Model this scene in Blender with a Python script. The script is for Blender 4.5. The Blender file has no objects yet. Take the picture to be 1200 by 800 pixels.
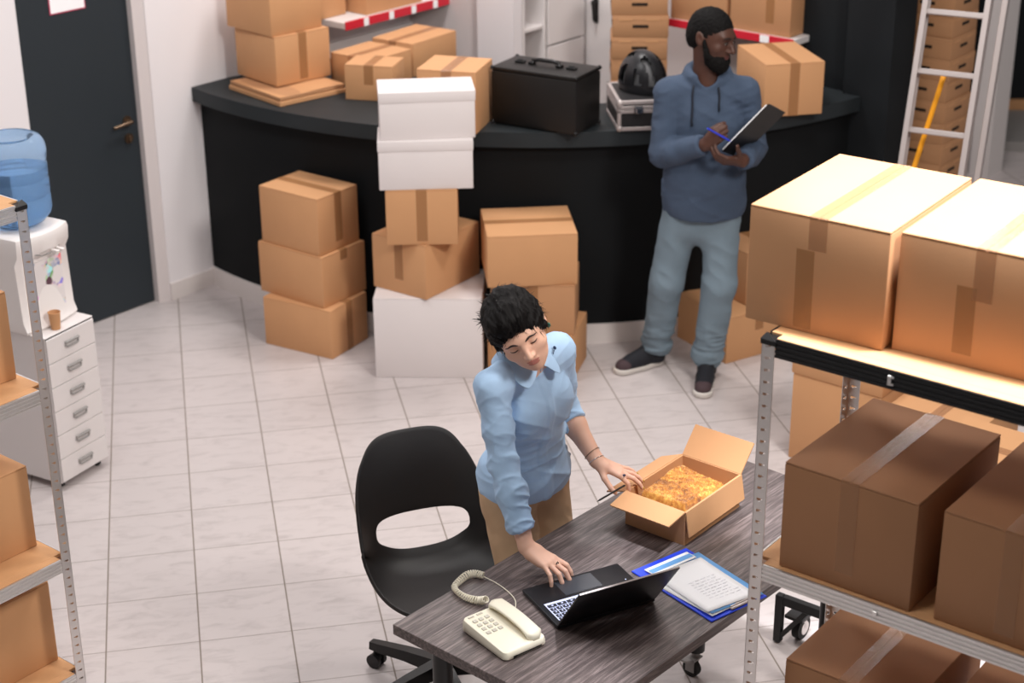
import bpy, bmesh, math, random
import numpy as np
from mathutils import Vector, Matrix

random.seed(7)
rng = np.random.default_rng(7)
scene = bpy.context.scene
COL = scene.collection
R = math.radians
PI = math.pi

# ------------------------------------------------------------------ helpers
def link(o, parent=None):
    COL.objects.link(o)
    if parent is not None:
        o.parent = parent
    return o

def tag(o, label=None, cat=None, group=None, kind=None):
    if label: o['label'] = label
    if cat: o['category'] = cat
    if group: o['group'] = group
    if kind: o['kind'] = kind
    return o

def thing(name, label, cat, loc=(0, 0, 0), rz=0.0, group=None, kind=None):
    o = bpy.data.objects.new(name, None)
    o.empty_display_size = 0.05
    o.location = loc
    o.rotation_euler = (0, 0, rz)
    link(o)
    return tag(o, label, cat, group, kind)

class MB:
    """collects simple solids and links them as one mesh object"""
    def __init__(self):
        self.bm = bmesh.new()
    def _cube(self, M):
        return bmesh.ops.create_cube(self.bm, size=1.0, matrix=M)['verts']
    def box(self, c, s, rot=None, bevel=0.0, seg=1):
        M = Matrix.Translation(c)
        if rot is not None: M = M @ rot.to_4x4()
        M = M @ Matrix.Diagonal((s[0], s[1], s[2], 1))
        v = self._cube(M)
        if bevel > 0:
            es = list({e for x in v for e in x.link_edges})
            bmesh.ops.bevel(self.bm, geom=es, offset=bevel, segments=seg, affect='EDGES', profile=0.5)
        return self
    def span(self, lo, hi, bevel=0.0, seg=1):
        c = [(a + b) / 2 for a, b in zip(lo, hi)]
        s = [abs(b - a) for a, b in zip(lo, hi)]
        return self.box(c, s, None, bevel, seg)
    def cyl(self, p0, p1, r0, r1=None, n=16, caps=True):
        r1 = r0 if r1 is None else r1
        p0 = Vector(p0); p1 = Vector(p1); d = p1 - p0
        q = Vector((0, 0, 1)).rotation_difference(d.normalized()).to_matrix().to_4x4()
        M = Matrix.Translation((p0 + p1) / 2) @ q
        bmesh.ops.create_cone(self.bm, cap_ends=caps, segments=n, radius1=r0, radius2=r1, depth=d.length, matrix=M)
        return self
    def sphere(self, c, r, s=(1, 1, 1), rot=None, u=16, v=10):
        M = Matrix.Translation(c)
        if rot is not None: M = M @ rot.to_4x4()
        M = M @ Matrix.Diagonal((s[0], s[1], s[2], 1))
        bmesh.ops.create_uvsphere(self.bm, u_segments=u, v_segments=v, radius=r, matrix=M)
        return self
    def tube(self, pts, r, n=10, caps=True, closed=False):
        pts = [Vector(p) for p in pts]
        rs = r if isinstance(r, (list, tuple)) else [r] * len(pts)
        rings = []
        up = Vector((0.123, 0.31, 0.94)).normalized()
        N = len(pts)
        prev = None
        for i, p in enumerate(pts):
            a = pts[(i - 1) % N] if (closed or i > 0) else p
            b = pts[(i + 1) % N] if (closed or i < N - 1) else p
            t = (b - a).normalized()
            if prev is None:
                x = t.cross(up)
                if x.length < 1e-4: x = t.cross(Vector((1, 0, 0)))
                x.normalize()
            else:
                x = (prev - t * prev.dot(t)).normalized()
            prev = x
            y = t.cross(x)
            rings.append([self.bm.verts.new(p + (x * math.cos(2 * PI * k / n) + y * math.sin(2 * PI * k / n)) * rs[i]) for k in range(n)])
        M = N if closed else N - 1
        for i in range(M):
            A = rings[i]; B = rings[(i + 1) % N]
            for k in range(n):
                self.bm.faces.new((A[k], A[(k + 1) % n], B[(k + 1) % n], B[k]))
        if caps and not closed:
            self.bm.faces.new(list(reversed(rings[0])))
            self.bm.faces.new(rings[-1])
        return self
    def lathe(self, prof, n=32, c=(0, 0, 0)):
        rings = []
        for r, z in prof:
            if r < 1e-5:
                rings.append([self.bm.verts.new((c[0], c[1], c[2] + z))])
            else:
                rings.append([self.bm.verts.new((c[0] + r * math.cos(2 * PI * k / n), c[1] + r * math.sin(2 * PI * k / n), c[2] + z)) for k in range(n)])
        for A, B in zip(rings[:-1], rings[1:]):
            for k in range(n):
                j = (k + 1) % n
                if len(A) == 1 and len(B) == 1: continue
                if len(A) == 1: self.bm.faces.new((A[0], B[j], B[k]))
                elif len(B) == 1: self.bm.faces.new((A[k], A[j], B[0]))
                else: self.bm.faces.new((A[k], A[j], B[j], B[k]))
        return self
    def prism(self, poly, vec):
        """extrude a 3-D polygon along vec"""
        vec = Vector(vec)
        a = [self.bm.verts.new(p) for p in poly]
        b = [self.bm.verts.new(Vector(p) + vec) for p in poly]
        n = len(a)
        self.bm.faces.new(list(reversed(a))); self.bm.faces.new(b)
        for i in range(n):
            j = (i + 1) % n
            self.bm.faces.new((a[i], a[j], b[j], b[i]))
        return self
    def quad(self, pts):
        self.bm.faces.new([self.bm.verts.new(p) for p in pts])
        return self
    def grid(self, P, thick=0.0):
        """P: 2-D list of points -> sheet, solidified along its normals when thick"""
        V = [[self.bm.verts.new(p) for p in row] for row in P]
        for i in range(len(V) - 1):
            for j in range(len(V[0]) - 1):
                self.bm.faces.new((V[i][j], V[i + 1][j], V[i + 1][j + 1], V[i][j + 1]))
        if thick:
            fs = list(self.bm.faces)
            bmesh.ops.recalc_face_normals(self.bm, faces=fs)
            bmesh.ops.solidify(self.bm, geom=fs, thickness=thick)
        return self
    def build(self, name, m, parent=None, smooth=False, angle=None, loc=None):
        bmesh.ops.recalc_face_normals(self.bm, faces=self.bm.faces[:])
        me = bpy.data.meshes.new(name)
        self.bm.to_mesh(me); self.bm.free()
        ms = m if isinstance(m, (list, tuple)) else [m]
        for x in ms: me.materials.append(x)
        if smooth or angle:
            me.shade_smooth()
            if angle:
                me.set_sharp_from_angle(angle=R(angle))
        o = bpy.data.objects.new(name, me)
        if loc is not None: o.location = loc
        return link(o, parent)

def copy_tree(o, parent=None):
    c = o.copy(); COL.objects.link(c)
    if parent is not None: c.parent = parent
    for ch in list(o.children):
        copy_tree(ch, c)
    return c

# ------------------------------------------------------------------ materials
def srgb(r, g, b):
    f = lambda c: (c / 255) / 12.92 if c <= 10 else (((c / 255) + 0.055) / 1.055) ** 2.4
    return (f(r), f(g), f(b), 1)

def mat(name, col, rough=0.5, metal=0.0, spec=0.5, noise=0.0, nscale=20.0, bump=0.0, bscale=200.0,
        trans=0.0, alpha=1.0, emit=None, estr=0.0, sheen=0.0, coat=0.0, stretch=None, ior=1.45):
    m = bpy.data.materials.new(name); m.use_nodes = True
    nt = m.node_tree; b = nt.nodes['Principled BSDF']
    c = col if len(col) == 4 else (*col, 1)
    b.inputs['Base Color'].default_value = c
    b.inputs['Roughness'].default_value = rough
    b.inputs['Metallic'].default_value = metal
    b.inputs['Specular IOR Level'].default_value = spec
    b.inputs['Transmission Weight'].default_value = trans
    b.inputs['Alpha'].default_value = alpha
    b.inputs['IOR'].default_value = ior
    if sheen: b.inputs['Sheen Weight'].default_value = sheen
    if coat: b.inputs['Coat Weight'].default_value = coat
    if emit:
        b.inputs['Emission Color'].default_value = emit
        b.inputs['Emission Strength'].default_value = estr
    if noise or bump:
        tc = nt.nodes.new('ShaderNodeTexCoord')
        mp = nt.nodes.new('ShaderNodeMapping')
        if stretch: mp.inputs['Scale'].default_value = stretch
        nt.links.new(tc.outputs['Object'], mp.inputs['Vector'])
    if noise:
        n = nt.nodes.new('ShaderNodeTexNoise'); n.inputs['Scale'].default_value = nscale; n.inputs['Detail'].default_value = 4
        nt.links.new(mp.outputs['Vector'], n.inputs['Vector'])
        mx = nt.nodes.new('ShaderNodeMix'); mx.data_type = 'RGBA'
        mx.inputs[6].default_value = tuple(max(0, x * (1 - noise)) for x in c[:3]) + (1,)
        mx.inputs[7].default_value = tuple(min(1, x * (1 + noise)) for x in c[:3]) + (1,)
        nt.links.new(n.outputs['Fac'], mx.inputs[0])
        nt.links.new(mx.outputs[2], b.inputs['Base Color'])
    if bump:
        n2 = nt.nodes.new('ShaderNodeTexNoise'); n2.inputs['Scale'].default_value = bscale; n2.inputs['Detail'].default_value = 3
        nt.links.new(mp.outputs['Vector'], n2.inputs['Vector'])
        bp = nt.nodes.new('ShaderNodeBump'); bp.inputs['Strength'].default_value = bump; bp.inputs['Distance'].default_value = 0.004
        nt.links.new(n2.outputs['Fac'], bp.inputs['Height'])
        nt.links.new(bp.outputs['Normal'], b.inputs['Normal'])
    return m

M = {}
M['wall'] = mat('white_paint', srgb(234, 229, 231), 0.7, noise=0.02, nscale=3)
M['wall_grey'] = mat('grey_paint', srgb(212, 203, 202), 0.7, noise=0.02, nscale=3)
M['dark_wall'] = mat('charcoal_paint', srgb(27, 30, 33), 0.7, spec=0.2, noise=0.06, nscale=6)
M['door'] = mat('charcoal_door_paint', srgb(44, 50, 55), 0.6, spec=0.3, noise=0.06, nscale=4)
M['counter'] = mat('charcoal_laminate', srgb(18, 20, 22), 0.7, spec=0.2, noise=0.08, nscale=8)
M['countertop'] = mat('charcoal_top_laminate', srgb(40, 45, 48), 0.55, spec=0.3, noise=0.08, nscale=8)
M['card'] = mat('brown_cardboard', srgb(202, 151, 107), 0.75, noise=0.05, nscale=7, bump=0.08, bscale=300)
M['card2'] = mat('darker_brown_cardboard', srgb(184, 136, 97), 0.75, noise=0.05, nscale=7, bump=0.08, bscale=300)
M['card_shaded'] = mat('shaded_brown_cardboard', srgb(160, 114, 80), 0.75, noise=0.05, nscale=7, bump=0.08, bscale=300)  # brown cardboard darkened for the shade between the right rack's shelves
M['card_in'] = mat('cardboard_inside', srgb(180, 126, 80), 0.85, noise=0.06, nscale=9)
M['slot'] = mat('hand_hole_shadow', srgb(40, 28, 20), 0.9)
M['tape'] = mat('clear_packing_tape', srgb(176, 128, 92), 0.22, alpha=0.55, bump=0.25, bscale=40)
M['tape_brown'] = mat('brown_packing_tape', srgb(172, 122, 78), 0.4, alpha=0.6)
M['wcard'] = mat('white_carton', srgb(226, 218, 217), 0.6, noise=0.02, nscale=6)
M['steel'] = mat('galvanised_steel', srgb(222, 218, 216), 0.33, metal=0.85, noise=0.05, nscale=30)
M['alu'] = mat('aluminium', srgb(196, 186, 184), 0.45, metal=0.55)
M['blacksteel'] = mat('black_steel', srgb(22, 22, 24), 0.45)  # real black parts, plus the painted dark reflection on a rack beam
M['chrome'] = mat('chrome', srgb(220, 220, 222), 0.12, metal=1)
M['black'] = mat('black_plastic', srgb(20, 19, 20), 0.42)
M['blackgloss'] = mat('glossy_black_plastic', srgb(14, 14, 16), 0.2)
M['rubber'] = mat('black_rubber', srgb(24, 24, 24), 0.7)
M['board'] = mat('shelf_fibreboard', srgb(206, 156, 110), 0.7, noise=0.07, nscale=25)
M['white'] = mat('white_plastic', srgb(236, 230, 228), 0.45)
M['whitemetal'] = mat('white_metal', srgb(226, 220, 219), 0.45)
M['grey'] = mat('grey_metal', srgb(150, 146, 144), 0.5)
M['red'] = mat('red_strip', srgb(206, 38, 56), 0.4)
M['paper'] = mat('white_paper', srgb(250, 250, 252), 0.7)
M['pinkedge'] = mat('pink_frame', srgb(190, 70, 100), 0.6)
M['brass'] = mat('bronze_metal', srgb(120, 100, 82), 0.35, metal=0.85)
M['yellow'] = mat('yellow_strap', srgb(240, 160, 20), 0.5)
M['orange'] = mat('orange_strap', srgb(214, 130, 40), 0.5)
# ------------------------------------------------------------------ room axes
A0 = R(38.5)
U = Vector((math.cos(A0), math.sin(A0), 0))        # along the door wall, away from the camera
V = Vector((math.sin(A0), -math.cos(A0), 0))       # along the far wall, to the right
VW = -0.1125                                        # the door wall stands at v = VW
def uv(u, v, z=0.0):
    p = U * u + V * v
    return Vector((p.x, p.y, z))

def slab(name, m, corners, z0, z1, kind='structure'):
    mb = MB(); mb.prism([Vector((c.x, c.y, z0)) for c in corners], (0, 0, z1 - z0))
    o = mb.build(name, m)
    if kind: o['kind'] = kind
    return o

# floor material: 333 mm pale marbled tiles, brown grout
def floor_material():
    m = bpy.data.materials.new('marbled_floor_tiles'); m.use_nodes = True
    nt = m.node_tree; N = nt.nodes; Lk = nt.links; b = N['Principled BSDF']
    tc = N.new('ShaderNodeTexCoord'); sep = N.new('ShaderNodeSeparateXYZ'); Lk.new(tc.outputs['Object'], sep.inputs[0])
    def math_(op, a, bb=None, c=None):
        n = N.new('ShaderNodeMath'); n.operation = op
        for i, x in enumerate((a, bb, c)):
            if x is None: continue
            if isinstance(x, (int, float)): n.inputs[i].default_value = x
            else: Lk.new(x, n.inputs[i])
        return n.outputs[0]
    fx = math_('DIVIDE', sep.outputs[0], 0.333); fy = math_('DIVIDE', sep.outputs[1], 0.333)
    def dist(f):
        fr = math_('FRACT', math_('ADD', f, 100.5))
        return math_('ABSOLUTE', math_('SUBTRACT', fr, 0.5))
    gx = math_('LESS_THAN', dist(fx), 0.0085)
    gy = math_('LESS_THAN', dist(fy), 0.0065)
    # per tile tint
    ix = math_('FLOOR', fx); iy = math_('FLOOR', fy)
    cmb = N.new('ShaderNodeCombineXYZ'); Lk.new(ix, cmb.inputs[0]); Lk.new(iy, cmb.inputs[1])
    wn = N.new('ShaderNodeTexWhiteNoise'); Lk.new(cmb.outputs[0], wn.inputs['Vector'])
    # veins
    mp = N.new('ShaderNodeMapping'); mp.inputs['Scale'].default_value = (5, 14, 1); mp.inputs['Rotation'].default_value = (0, 0, 0.5)
    va = N.new('ShaderNodeVectorMath'); va.operation = 'ADD'; Lk.new(tc.outputs['Object'], va.inputs[0])
    vs = N.new('ShaderNodeVectorMath'); vs.operation = 'SCALE'; Lk.new(wn.outputs['Color'], vs.inputs[0]); vs.inputs[3].default_value = 3.0
    Lk.new(vs.outputs[0], va.inputs[1]); Lk.new(va.outputs[0], mp.inputs['Vector'])
    nz = N.new('ShaderNodeTexNoise'); nz.inputs['Scale'].default_value = 1.6; nz.inputs['Detail'].default_value = 7; nz.inputs['Roughness'].default_value = 0.62
    nz.inputs['Distortion'].default_value = 0.6
    Lk.new(mp.outputs[0], nz.inputs['Vector'])
    cr = N.new('ShaderNodeValToRGB'); Lk.new(nz.outputs['Fac'], cr.inputs[0])
    cr.color_ramp.elements[0].position = 0.3; cr.color_ramp.elements[0].color = srgb(187, 178, 177)
    cr.color_ramp.elements[1].position = 0.52; cr.color_ramp.elements[1].color = srgb(203, 194, 193)
    e = cr.color_ramp.elements.new(0.42); e.color = srgb(197, 188, 187)
    tint = N.new('ShaderNodeMix'); tint.data_type = 'RGBA'; tint.blend_type = 'MULTIPLY'; tint.inputs[0].default_value = 1
    Lk.new(cr.outputs[0], tint.inputs[6])
    mr = N.new('ShaderNodeMapRange'); Lk.new(wn.outputs['Value'], mr.inputs[0]); mr.inputs[3].default_value = 0.96; mr.inputs[4].default_value = 1.0
    cc = N.new('ShaderNodeCombineColor'); [Lk.new(mr.outputs[0], cc.inputs[i]) for i in range(3)]
    Lk.new(cc.outputs[0], tint.inputs[7])
    m1 = N.new('ShaderNodeMix'); m1.data_type = 'RGBA'; Lk.new(math_('MULTIPLY', gy, 0.85), m1.inputs[0]); Lk.new(tint.outputs[2], m1.inputs[6]); m1.inputs[7].default_value = srgb(142, 132, 127)
    m2 = N.new('ShaderNodeMix'); m2.data_type = 'RGBA'; Lk.new(math_('MULTIPLY', gx, 0.9), m2.inputs[0]); Lk.new(m1.outputs[2], m2.inputs[6]); m2.inputs[7].default_value = srgb(126, 114, 104)
    Lk.new(m2.outputs[2], b.inputs['Base Color'])
    g = math_('MAXIMUM', gx, gy)
    Lk.new(math_('MULTIPLY_ADD', g, 0.4, 0.34), b.inputs['Roughness'])
    bp = N.new('ShaderNodeBump'); bp.inputs['Strength'].default_value = 0.35; bp.inputs['Distance'].default_value = 0.002; bp.invert = True
    Lk.new(g, bp.inputs['Height']); Lk.new(bp.outputs[0], b.inputs['Normal'])
    return m
M['floor'] = floor_material()

def tile_base_material():
    m = mat('marbled_skirting_tile', srgb(226, 218, 215), 0.4, noise=0.05, nscale=5)
    nt = m.node_tree; b = nt.nodes['Principled BSDF']
    return m
M['skirt'] = tile_base_material()

mb = MB(); mb.span((-2.2, -6.6, -0.06), (7.6, 5.2, 0.0)); fl = mb.build('floor', M['floor']); fl['kind'] = 'structure'

# door wall (left): the door sits recessed between u0 and u1
DU0, DU1 = 0.035, 0.445            # the door leaf from its far jamb
def wall_v(name, u0, u1, z0, z1, v=VW, t=0.12, m=None):
    return slab(name, m or M['wall'], [uv(u0, v - t), uv(u1, v - t), uv(u1, v), uv(u0, v)], z0, z1)
wall_v('wall_left', -3.2, -0.278, 0, 3.9)
wall_v('wall_left.001', 0.47, 2.42, 0, 3.9)
wall_v('wall_left.002', -0.278, 0.47, 2.08, 3.9)
# jamb on the hinge-free side of the door
slab('trim_1', M['wall_grey'], [uv(0.405, VW - 0.12), uv(0.4695, VW - 0.12), uv(0.4695, VW - 0.004), uv(0.405, VW - 0.02)], 0, 2.08)
# door
dr = thing('door_1', None, None, uv(-0.278, VW - 0.075), A0, kind='structure')
mb = MB(); mb.span((0.0, -0.02, 0.006), (0.682, 0.022, 2.075), 0.002)
mb.build('door_leaf', M['door'], dr)
hd = MB()
for z in (1.018, 0.925):
    hd.cyl((0.612, -0.02, z), (0.612, -0.030, z), 0.026, n=20)
hd.cyl((0.612, -0.028, 1.018), (0.612, -0.065, 1.018), 0.010)
hd.tube([(0.612, -0.062, 1.018), (0.56, -0.066, 1.016), (0.50, -0.062, 1.008)], [0.011, 0.010, 0.008])
hd.box((0.612, -0.036, 0.925), (0.010, 0.016, 0.034), None, 0.002)
hd.build('door_handle', M['brass'], dr, angle=40)
# notice on the door
nt_ = thing('door_notice', 'white paper notice with a thin pink edge on the dark grey door', 'notice', uv(0.049, VW - 0.0975 + 0.0435, 1.63), A0)
mb = MB(); mb.span((-0.105, -0.0025, 0), (0.105, 0.0, 0.30)); mb.build('frame', M['pinkedge'], nt_)
mb = MB(); mb.span((-0.099, -0.0035, 0.006), (0.099, -0.0026, 0.30)); mb.build('sheet', M['paper'], nt_)

# skirting along the wall between door and counter
slab('baseboard_left', M['skirt'], [uv(0.47, VW), uv(0.80, VW), uv(0.80, VW + 0.012), uv(0.47, VW + 0.012)], 0.0, 0.095)
slab('baseboard_left.001', M['skirt'], [uv(-3.2, VW), uv(-0.285, VW), uv(-0.285, VW + 0.012), uv(-3.2, VW + 0.012)], 0.0, 0.095)

# stub of far wall, far wall, dark wall on the right
slab('wall_back', M['wall_grey'], [uv(2.40, VW), uv(2.40, 0.45), uv(2.50, 0.45), uv(2.50, VW)], 0, 3.9)
slab('wall_back.001', M['wall'], [uv(2.36, 0.45), uv(2.36, 0.72), uv(2.43, 0.72), uv(2.43, 0.45)], 0, 3.9)
slab('wall_back.002', M['wall_grey'], [uv(3.06, 0.2), uv(3.06, 2.45), uv(3.16, 2.45), uv(3.16, 0.2)], 0, 3.9)
slab('wall_right', M['dark_wall'], [uv(2.85, 2.245), uv(2.85, 2.60), uv(2.97, 2.60), uv(2.97, 2.245)], 0, 3.9)
slab('wall_right.001', M['dark_wall'], [uv(2.74, 2.60), uv(2.74, 2.86), uv(2.97, 2.86), uv(2.97, 2.60)], 0, 3.9)

# white door standing in the far wall, black lever
d2 = thing('door_2', None, None, uv(3.05, 0.72), A0 - PI / 2, kind='structure')
mb = MB(); mb.span((-0.05, -0.03, 0), (0.36, 0.0, 2.05), 0.002); mb.build('door_leaf', M['whitemetal'], d2)
mb = MB(); mb.cyl((0.075, -0.03, 1.30), (0.075, -0.07, 1.30), 0.011); mb.tube([(0.075, -0.068, 1.30), (0.085, -0.07, 1.26), (0.088, -0.068, 1.20)], 0.010)
mb.box((0.075, -0.034, 1.26), (0.035, 0.008, 0.17), None, 0.003)
mb.build('door_handle', M['black'], d2, angle=40)

# beyond the opening on the right: white post, rack upright, dark door, step
def far(px_): return Vector(px_)
slab('trim_2', M['whitemetal'], [far((5.50, 1.38, 0)), far((5.66, 1.50, 0)), far((5.58, 1.60, 0)), far((5.42, 1.48, 0))], 0, 3.9)
slab('wall_far', M['dark_wall'], [far((5.2, 2.95, 0)), far((7.4, 2.35, 0)), far((7.43, 2.47, 0)), far((5.23, 3.07, 0))], 0.0, 3.9)
slab('trim_3', M['card'], [far((5.2, 2.90, 0)), far((7.4, 2.30, 0)), far((7.42, 2.35, 0)), far((5.22, 2.95, 0))], 0.0, 0.13)
slab('floor_step', M['grey'], [far((5.72, 1.95, 0)), far((7.0, 1.35, 0)), far((7.3, 2.28, 0)), far((6.0, 2.65, 0))], 0, 0.07)
# ------------------------------------------------------------------ reception counter (a quarter ring)
CC = Vector((2.623, 1.681, 0)); RP = 2.36; RT = 2.412
def ring_pt(r, a, z): return Vector((CC.x + r * math.cos(a), CC.y + r * math.sin(a), z))
def ang_of(x, y): return math.atan2(y - CC.y, x - CC.x)
aL = ang_of(0.520, 0.575); aR = ang_of(3.815, -0.355)
if aL > 0: aL -= 2 * PI
aL = aL if aL < 0 else aL
def ring(name, m, r_in, r_out, z0, z1, a0, a1, n, parent, smooth=True):
    mb = MB(); bm = mb.bm; rows = []
    for i in range(n + 1):
        t = i / n; a = a0 + (a1 - a0) * t
        ri = r_in(a) if callable(r_in) else r_in
        rows.append([bm.verts.new(ring_pt(r, a, z)) for r, z in ((ri, z0), (r_out, z0), (r_out, z1), (ri, z1))])
    for A, B in zip(rows[:-1], rows[1:]):
        for k in range(4):
            bm.faces.new((A[k], A[(k + 1) % 4], B[(k + 1) % 4], B[k]))
    bm.faces.new(rows[0]); bm.faces.new(list(reversed(rows[-1])))
    o = mb.build(name, m, parent, angle=30)
    return o
ct = thing('reception_counter', 'long curved charcoal reception counter with a pale tiled plinth', 'counter', (0, 0, 0))
ring('front_panel', M['counter'], RP - 0.03, RP, 0.0, 1.045, aL, aR - 0.004, 72, ct)
ring('plinth', M['skirt'], RP, RP + 0.012, 0.0, 0.105, aL + 0.004, aR - 0.02, 72, ct)
aDeep0 = ang_of(1.80, -0.6)
def rin(a): return 1.30 if a < aDeep0 - 0.02 else (1.92 if a > aDeep0 + 0.05 else 1.30 + 0.62 * (a - aDeep0 + 0.02) / 0.07)
ring('countertop', M['countertop'], rin, RT, 1.045, 1.12, aL - 0.012, aR, 110, ct)
ring('back_panel', M['counter'], 2.0, 2.02, 0.0, 1.044, aL + 0.05, aR - 0.01, 60, ct)

# ------------------------------------------------------------------ cartons
def carton(name, label, O, th, w, d, h, z0, tape='y', tape_w=0.05, group=None, m=None, drop=(0.10, 0.10), tmat=None, cat='box', off=0.0, rzd=0.0):
    """O = nearest bottom corner, e1 along th (deg), tape runs over the top along local x or y and down both ends"""
    a = R(th)
    cx = O[0] + math.cos(a) * w / 2 - math.sin(a) * d / 2
    cy = O[1] + math.sin(a) * w / 2 + math.cos(a) * d / 2
    m = m or M['card']
    t = thing(name, label, cat, (cx, cy, z0), a, group)
    fl_ = 0.004
    mb = MB(); mb.span((-w / 2, -d / 2, 0.0), (w / 2, d / 2, h - fl_ - 0.0012), 0.004, 2); mb.build('carton_body', m, t, angle=35)
    g = 0.0014
    for s in (-1, 1):
        mb = MB()
        if tape != 'x':
            lo, hi = sorted((s * g, s * (w / 2 - 0.001)))
            mb.span((lo, -d / 2 + 0.0005, h - fl_ - 0.001), (hi, d / 2 - 0.0005, h), 0.0015)
        else:
            lo, hi = sorted((s * g, s * (d / 2 - 0.001)))
            mb.span((-w / 2 + 0.0005, lo, h - fl_ - 0.001), (w / 2 - 0.0005, hi, h), 0.0015)
        mb.build('flap', m, t)
    if tape:
        L = (d if tape == 'y' else w) / 2
        e = 0.0012
        prof = [(-L - e, h - drop[0]), (-L - e, h - 0.002), (-L + 0.001, h + e), (L - 0.001, h + e), (L + e, h - 0.002), (L + e, h - drop[1])]
        mb = MB(); rows = []
        for p, z in prof:
            rows.append([Vector((off - tape_w / 2, p, z)) if tape == 'y' else Vector((p, off - tape_w / 2, z)),
                         Vector((off + tape_w / 2, p, z)) if tape == 'y' else Vector((p, off + tape_w / 2, z))])
        mb.grid(rows)
        mb.build('tape', tmat or M['tape_brown'], t)
    return t

G1 = 'brown cartons on the tiled floor by the counter'
carton('cardboard_box', 'bottom brown carton of the three-high stack at the counter’s left end', (1.067, -0.596), 48.5, 0.311, 0.415, 0.256, 0.0, 'y', drop=(.26, .1), group=G1)
carton('cardboard_box', 'middle brown carton of the three-high stack at the counter’s left end', (1.041, -0.550), 42.0, 0.319, 0.428, 0.264, 0.2565, 'y', drop=(.05, .05), group=G1)
carton('cardboard_box', 'topmost brown carton of the three-high stack at the counter’s left end', (1.036, -0.527), 42.1, 0.293, 0.386, 0.293, 0.521, 'y', drop=(.25, .1), group=G1, off=0.0)
# white pile
wb = carton('white_box', 'large white carton on the floor at the foot of the mixed pile', (1.250, -0.850), -13.6, 0.519, 0.40, 0.412, 0.0, None, m=M['wcard'], group='white cartons of the mixed pile')
carton('cardboard_box', 'wide brown carton turned corner-on resting on the large white carton', (1.496, -0.930), 43.0, 0.425, 0.324, 0.271, 0.413, 'x', drop=(.2, .2), group=G1)
carton('cardboard_box', 'small brown carton holding up the two white boxes', (1.325, -0.876), -10.3, 0.334, 0.29, 0.268, 0.6845, 'y', drop=(.25, .1), group=G1)
def lid_box(label, O, th, w, d, h, z0, lid=0.05):
    a = R(th); cx = O[0] + math.cos(a) * w / 2 - math.sin(a) * d / 2; cy = O[1] + math.sin(a) * w / 2 + math.cos(a) * d / 2
    t = thing('white_box', label, 'box', (cx, cy, z0), a, 'white cartons of the mixed pile')
    mb = MB(); mb.span((-w / 2 + .003, -d / 2 + .003, 0), (w / 2 - .003, d / 2 - .003, h - 0.006), 0.004, 2); mb.build('carton_body', M['wcard'], t, angle=35)
    mb = MB(); mb.span((-w / 2, -d / 2, h - lid), (w / 2, d / 2, h), 0.004, 2); mb.build('box_lid', M['wcard'], t, angle=35)
    return t
lid_box('lower of the two white lidded boxes on top of the mixed pile', (1.297, -0.875), -8.1, 0.440, 0.25, 0.234, 0.953)
tb = lid_box('upper white lidded box crowning the mixed pile', (1.312, -0.863), -5.7, 0.442, 0.245, 0.224, 1.1875)
# right pile behind the woman
carton('cardboard_box', 'bottom brown carton of the pile right behind the woman', (1.788, -0.925), -26.7, 0.420, 0.31, 0.245, 0.0, 'y', group=G1, drop=(.1, .1))
carton('cardboard_box', 'middle brown carton of the pile right behind the woman', (1.793, -0.992), -17.0, 0.400, 0.330, 0.250, 0.2455, 'y', group=G1, m=M['card2'])
carton('cardboard_box', 'topmost brown carton of the pile right behind the woman, lid seam crosswise', (1.771, -1.043), -6.0, 0.424, 0.401, 0.254, 0.496, 'x', group=G1, drop=(.03, .03))
# behind the man's leg
carton('cardboard_box', 'lower brown carton on the floor behind the man', (2.950, -1.062), 20.0, 0.40, 0.40, 0.242, 0.0, 'y', group=G1)
carton('cardboard_box', 'upper brown carton stacked behind the man', (3.087, -0.916), 20.0, 0.36, 0.34, 0.27, 0.2425, 'y', group=G1, m=M['card2'])
# on the counter, left
G2 = 'brown cartons on the counter'
CT = 1.1202
fb = thing('flattened_carton', 'flat folded brown carton under the two-box stack on the counter', 'box', (0.985, 0.355, CT), R(30), G2)
mb = MB(); P = []
for i in range(9):
    row = []
    for j in range(9):
        x = -0.20 + 0.40 * i / 8; y = -0.23 + 0.46 * j / 8
        row.append(Vector((x, y, 0.046 + 0.003 * math.sin(3 * x / .2) * math.cos(4 * y))))
    P.append(row)
mb.grid(P); mb.build('upper_panel', M['card'], fb, smooth=True)
mb = MB(); mb.span((-0.205, -0.235, 0), (0.205, 0.235, 0.024), 0.003); mb.build('lower_panel', M['card'], fb)
mb = MB(); mb.span((-0.20, -0.23, 0.025), (0.20, 0.23, 0.0445), 0.006, 2); mb.build('middle_panel', M['card2'], fb)
carton('cardboard_box', 'lower upright brown carton at the left end of the countertop', (0.927, 0.244), 30.5, 0.342, 0.362, 0.255, CT + 0.052, 'y', drop=(.24, .1), group=G2)
carton('cardboard_box', 'upper brown carton at the left end of the countertop beside the white wall', (0.915, 0.255), 34.0, 0.33, 0.37, 0.26, CT + 0.308, 'y', drop=(.05, .1), group=G2)
carton('cardboard_box', 'small brown carton at the front of the group on the countertop', (1.262, 0.125), -25.2, 0.256, 0.20, 0.182, CT, 'y', group=G2)
carton('cardboard_box', 'brown carton on the countertop behind the small one, tape across its lid', (1.226, 0.461), -49.3, 0.300, 0.302, 0.165, CT, 'y', group=G2, tmat=M['tape'])
carton('cardboard_box', 'rearmost brown carton of the countertop group, long side to the white wall', (1.665, 0.475), 43.2, 0.380, 0.28, 0.178, CT, 'x', group=G2, tmat=M['tape'])
carton('cardboard_box', 'brown carton on the countertop between the white pile and the black case', (1.541, -0.500), -27.1, 0.294, 0.28, 0.299, CT, 'y', group=G2, tmat=M['tape'])
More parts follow.
